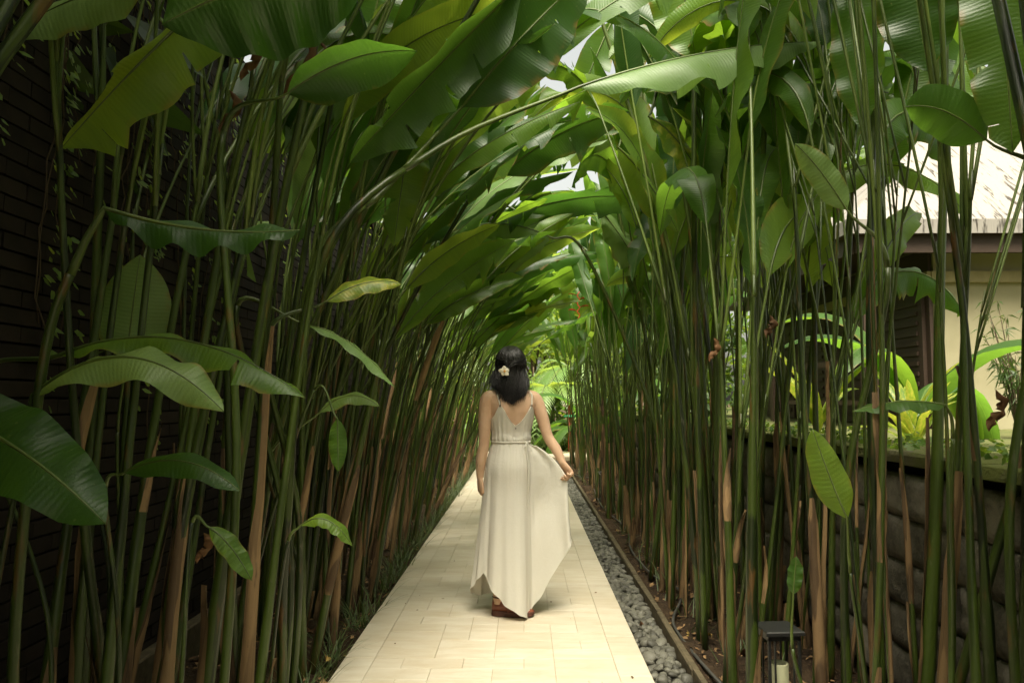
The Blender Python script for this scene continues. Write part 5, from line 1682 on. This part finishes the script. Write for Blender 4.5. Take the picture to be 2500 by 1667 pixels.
mobj("neckline", [tube(np.vstack([rows[-1], rows[-1][:1]]), .0026, 6)], M['linen'], dress)


def on_torso(z, deg, off): return yaw(torso(z, math.radians(deg), off))


for s, db, df in ((-1, -128, 125), (1, -52, 55)):
    pts = [on_torso(1.258, db, .0075), on_torso(1.295, db + s * 3, .005), on_torso(1.33, db + s * 12, .006), yaw((s * .098, -.012, 1.352)), on_torso(1.325, df - s * 10, .008), on_torso(1.245, df, .0075)]
    mobj("shoulder_strap", [tube(smooth_pts(pts, 40), .0042, 8, flat=.5)], M['linen'], dress)
    pts2 = [p_ + np.array([.010 * s * -1 - .004, -.001, .002]) for p_ in pts]
    pts2[0] = on_torso(1.235, db - s * 2, .003)
    mobj("bra_strap", [tube(smooth_pts(pts2, 40), .0035, 8, flat=.4)], M['grey_strap'], dress)
    mobj("ring", [tube([pts[0] + (0, -.004, -.006), pts[0] + (0, -.005, 0), pts[0] + (0, -.004, .006)], [.004, .0055, .004], 8)], M['button'], dress)
bt = on_torso(1.122, -90, .012)
mobj("button", [ellipsoid(bt, (.0045, .003, .0045), 6, 10)], M['button'], dress)

bel = waist(np.append(th, th[:1]), .0125)
belt = mobj("belt", [tube(bel, .0052, 8)], M['linen'], dress)
k0 = waist(np.array([math.radians(-38)]), .016)[0]
for dx, dz in ((.020, -.055), (-.016, -.060)):
    lp = smooth_pts([k0, k0 + (dx, -.012, dz * .5), k0 + (dx * 1.5, -.010, dz), k0 + (dx * .3, -.008, dz * .75), k0 + (0, -.004, 0)], 24)
    mobj("bow_loop", [tube(lp, .0035, 6, flat=.5)], M['linen'], belt)
for dth, t1 in ((.0, .385), (.10, .30)):
    st = [k0]
    for t in np.linspace(.02, t1, 12):
        p_ = skirt_pt(np.array([math.radians(-42) + dth * t * 3]), float(t))[0]
        st.append(p_ + np.array([.004, -.012, 0]))
    mobj("tie_string", [tube(smooth_pts(st, 40), .0028, 6)], M['linen'], belt)

# ---- hair
CC = np.array([0.010, 0.010, 1.517]); CR = np.array([.092, .112, .110])


def strand(phi, jit=0.0, start=.12, lift=0.0, rg=None):
    """phi: -200..20 degrees, -90 = straight back"""
    a = math.radians(phi)
    pts = []
    tend = math.radians(108)
    for q in np.linspace(start, tend, 9):
        r = CR * (1 + lift)
        pts.append(CC + np.array([r[0] * math.sin(q) * math.cos(a), r[1] * math.sin(q) * math.sin(a), r[2] * math.cos(q)]))
    u = (phi + 200) / 220.0                      # 0 left temple .. 1 right temple
    xe = -.108 + .222 * u
    ze = np.interp(u, [0, .12, .3, .42, .6, .85, 1], [1.375, 1.358, 1.335, 1.290, 1.265, 1.305, 1.35])
    ye = -.128 + .085 * abs(2 * u - 1) ** 2
    if jit: xe += rg.normal(0, .015); ze += abs(rg.normal(0, .030)) - .012; ye += rg.normal(0, .009)
    e = np.array([xe, ye, ze]); p = pts[-1]
    out = np.array([math.cos(a), math.sin(a), 0])
    m1 = p * .62 + e * .38 + out * .004; m2 = p * .25 + e * .75 + np.array([0, -.006, 0])
    r_ = smooth_pts(pts + [m1, m2, e], 22)
    k_ = np.clip((np.arange(22) - 12) / 9, 0, 1)
    r_[:, 0] += k_ * .010 * np.sin(7 * k_ + 5 * u * (1 + jit)) - .012 * k_ ** 2 * (u < .45)
    return r_


pcs = []
R_ = ellipsoid(CC, CR * .965, 22, 36)
keep = []
for f in R_[1]:
    c_ = R_[0][list(f)].mean(0)
    if not (c_[1] > .045 and c_[2] < 1.585) and c_[2] > 1.42: keep.append(f)
pcs.append((R_[0], keep, None, 0, 0))
Gs = np.array([strand(p_, 0, .12, -.03) for p_ in np.linspace(-192, 12, 60)])
n0, n1 = Gs.shape[:2]
pcs.append((Gs.reshape(-1, 3), [(i * n1 + j, i * n1 + j + 1, (i + 1) * n1 + j + 1, (i + 1) * n1 + j) for i in range(n0 - 1) for j in range(n1 - 1)], None, 0, 0))
for k in range(900):
    ph = wrng.uniform(-200, 20)
    st = strand(ph, 1, wrng.uniform(.05, .5), wrng.uniform(-.012, .018), wrng)
    cutn = 22 if wrng.rand() < .8 else wrng.randint(17, 22)
    st = st[:cutn] + np.cumsum(wrng.normal(0, .0006, (cutn, 3)), 0)
    r_ = np.interp(np.linspace(0, 1, cutn), [0, .15, .7, 1], [.0012, .0030, .0026, .0004])
    pcs.append(tube(st, r_, 4, cap=False))
FL = np.array([-.024, -.122, 1.466])
for k in range(170):                               # half-up sections gathered at the flower
    s = 1 if k % 2 else -1
    z_ = wrng.uniform(-.02, .055)
    a0 = np.array([CC[0] + s * CR[0] * 1.0, CC[1] + wrng.uniform(-.02, .05), CC[2] + z_])
    m_ = CC + norm(np.array([s * .8, -.75, (z_ - .01) * 5])) * (CR * 1.06)
    m2 = CC + norm(np.array([s * .25, -1.0, (z_ - .03) * 4])) * (CR * 1.07)
    st = smooth_pts([a0, m_, m2, FL + wrng.normal(0, .006, 3) + (0, .006, 0)], 14) + np.cumsum(wrng.normal(0, .0005, (14, 3)), 0)
    pcs.append(tube(st, np.interp(np.linspace(0, 1, 14), [0, .5, 1], [.001, .003, .002]), 4, cap=False))
hair_o = mobj("hair", pcs, M['hair'], person)
# frangipani in the hair
fl = empty("hair_flower", tuple(FL + (0, -.012, 0)), person)
for k in range(5):
    a = 6.283 * k / 5 + .5
    d = np.array([math.cos(a), -.25, math.sin(a)])
    cur = np.array([d * (.030 + .004 * (k % 3)) * t + np.array([0, .012 * t * t, 0]) for t in np.linspace(0, 1, 8)])
    mobj("petal", [blade(cur, (0, -1, 0), .0145, .15, .001, .3, 10, 7, (), .3, 0, 0, wrng, 0)], M['petal'], fl)
mobj("flower_center", [ellipsoid((0, -.003, 0), (.008, .005, .008), 6, 12)], M['petal_core'], fl)

# ---- shoes
def shoe(at, az):
    e = empty("shoe", tuple(at), person); e.rotation_euler = (0, 0, az)
    ang = np.linspace(0, 2 * math.pi, 20, endpoint=False)
    xs = [-.055, -.048, -.02, .02, .06, .11, .15, .18, .198, .204]
    hw_ = [.012, .028, .037, .036, .035, .041, .045, .040, .024, .008]
    hh = [.07, .105, .115, .110, .092, .068, .055, .046, .036, .03]
    rings = []
    for x, w, h in zip(xs, hw_, hh):
        rings.append([(x, w * np.sign(math.cos(a)) * abs(math.cos(a)) ** .8, .028 + max(0, (h - .028)) * (max(0, math.sin(a)) ** .8)) for a in ang])
    mobj("upper", [loft(rings)], M['leather'], e)
    out = [(x, w + .006) for x, w in zip(xs, hw_)]
    ol = [(x, -w) for x, w in out] + [(x, w) for x, w in out[::-1]]
    V = []; nO = len(ol)
    for z, sc in ((.0, .97), (.006, 1.0), (.020, 1.0), (.0215, .985), (.0235, .985), (.025, 1.0), (.034, .985)):
        V += [((x - .07) * sc + .07, y * sc, z + (.012 * max(0, (x - .14) / .06) ** 2 if z < .01 else 0)) for x, y in ol]
    F = [(i * nO + j, i * nO + (j + 1) % nO, (i + 1) * nO + (j + 1) % nO, (i + 1) * nO + j) for i in range(6) for j in range(nO)] + [tuple(range(nO - 1, -1, -1)), tuple(6 * nO + j for j in range(nO))]
    mobj("sole", [(np.array(V), F, None, 0, 0)], M['sole'], e)
    col_ = smooth_pts([(-.05, 0, .108), (-.03, .037, .112), (.02, .037, .110), (.045, 0, .102), (.02, -.037, .110), (-.03, -.037, .112), (-.05, 0, .108)], 40)
    mobj("collar", [tube(col_, .0055, 8)], M['sole'], e)
    stp = [(.03, .046 * math.cos(a), .03 + .066 * math.sin(a)) for a in np.linspace(0, math.pi, 16)]
    mobj("strap", [tube([(x + .02, y * .9, z) for x, y, z in stp], .007, 8, flat=.35)], M['leather'], e)


shoe((A1[0] + .015, A1[1], 0.0), math.radians(-9))
shoe((A2[0], A2[1] - .01, 0.0), math.radians(75))
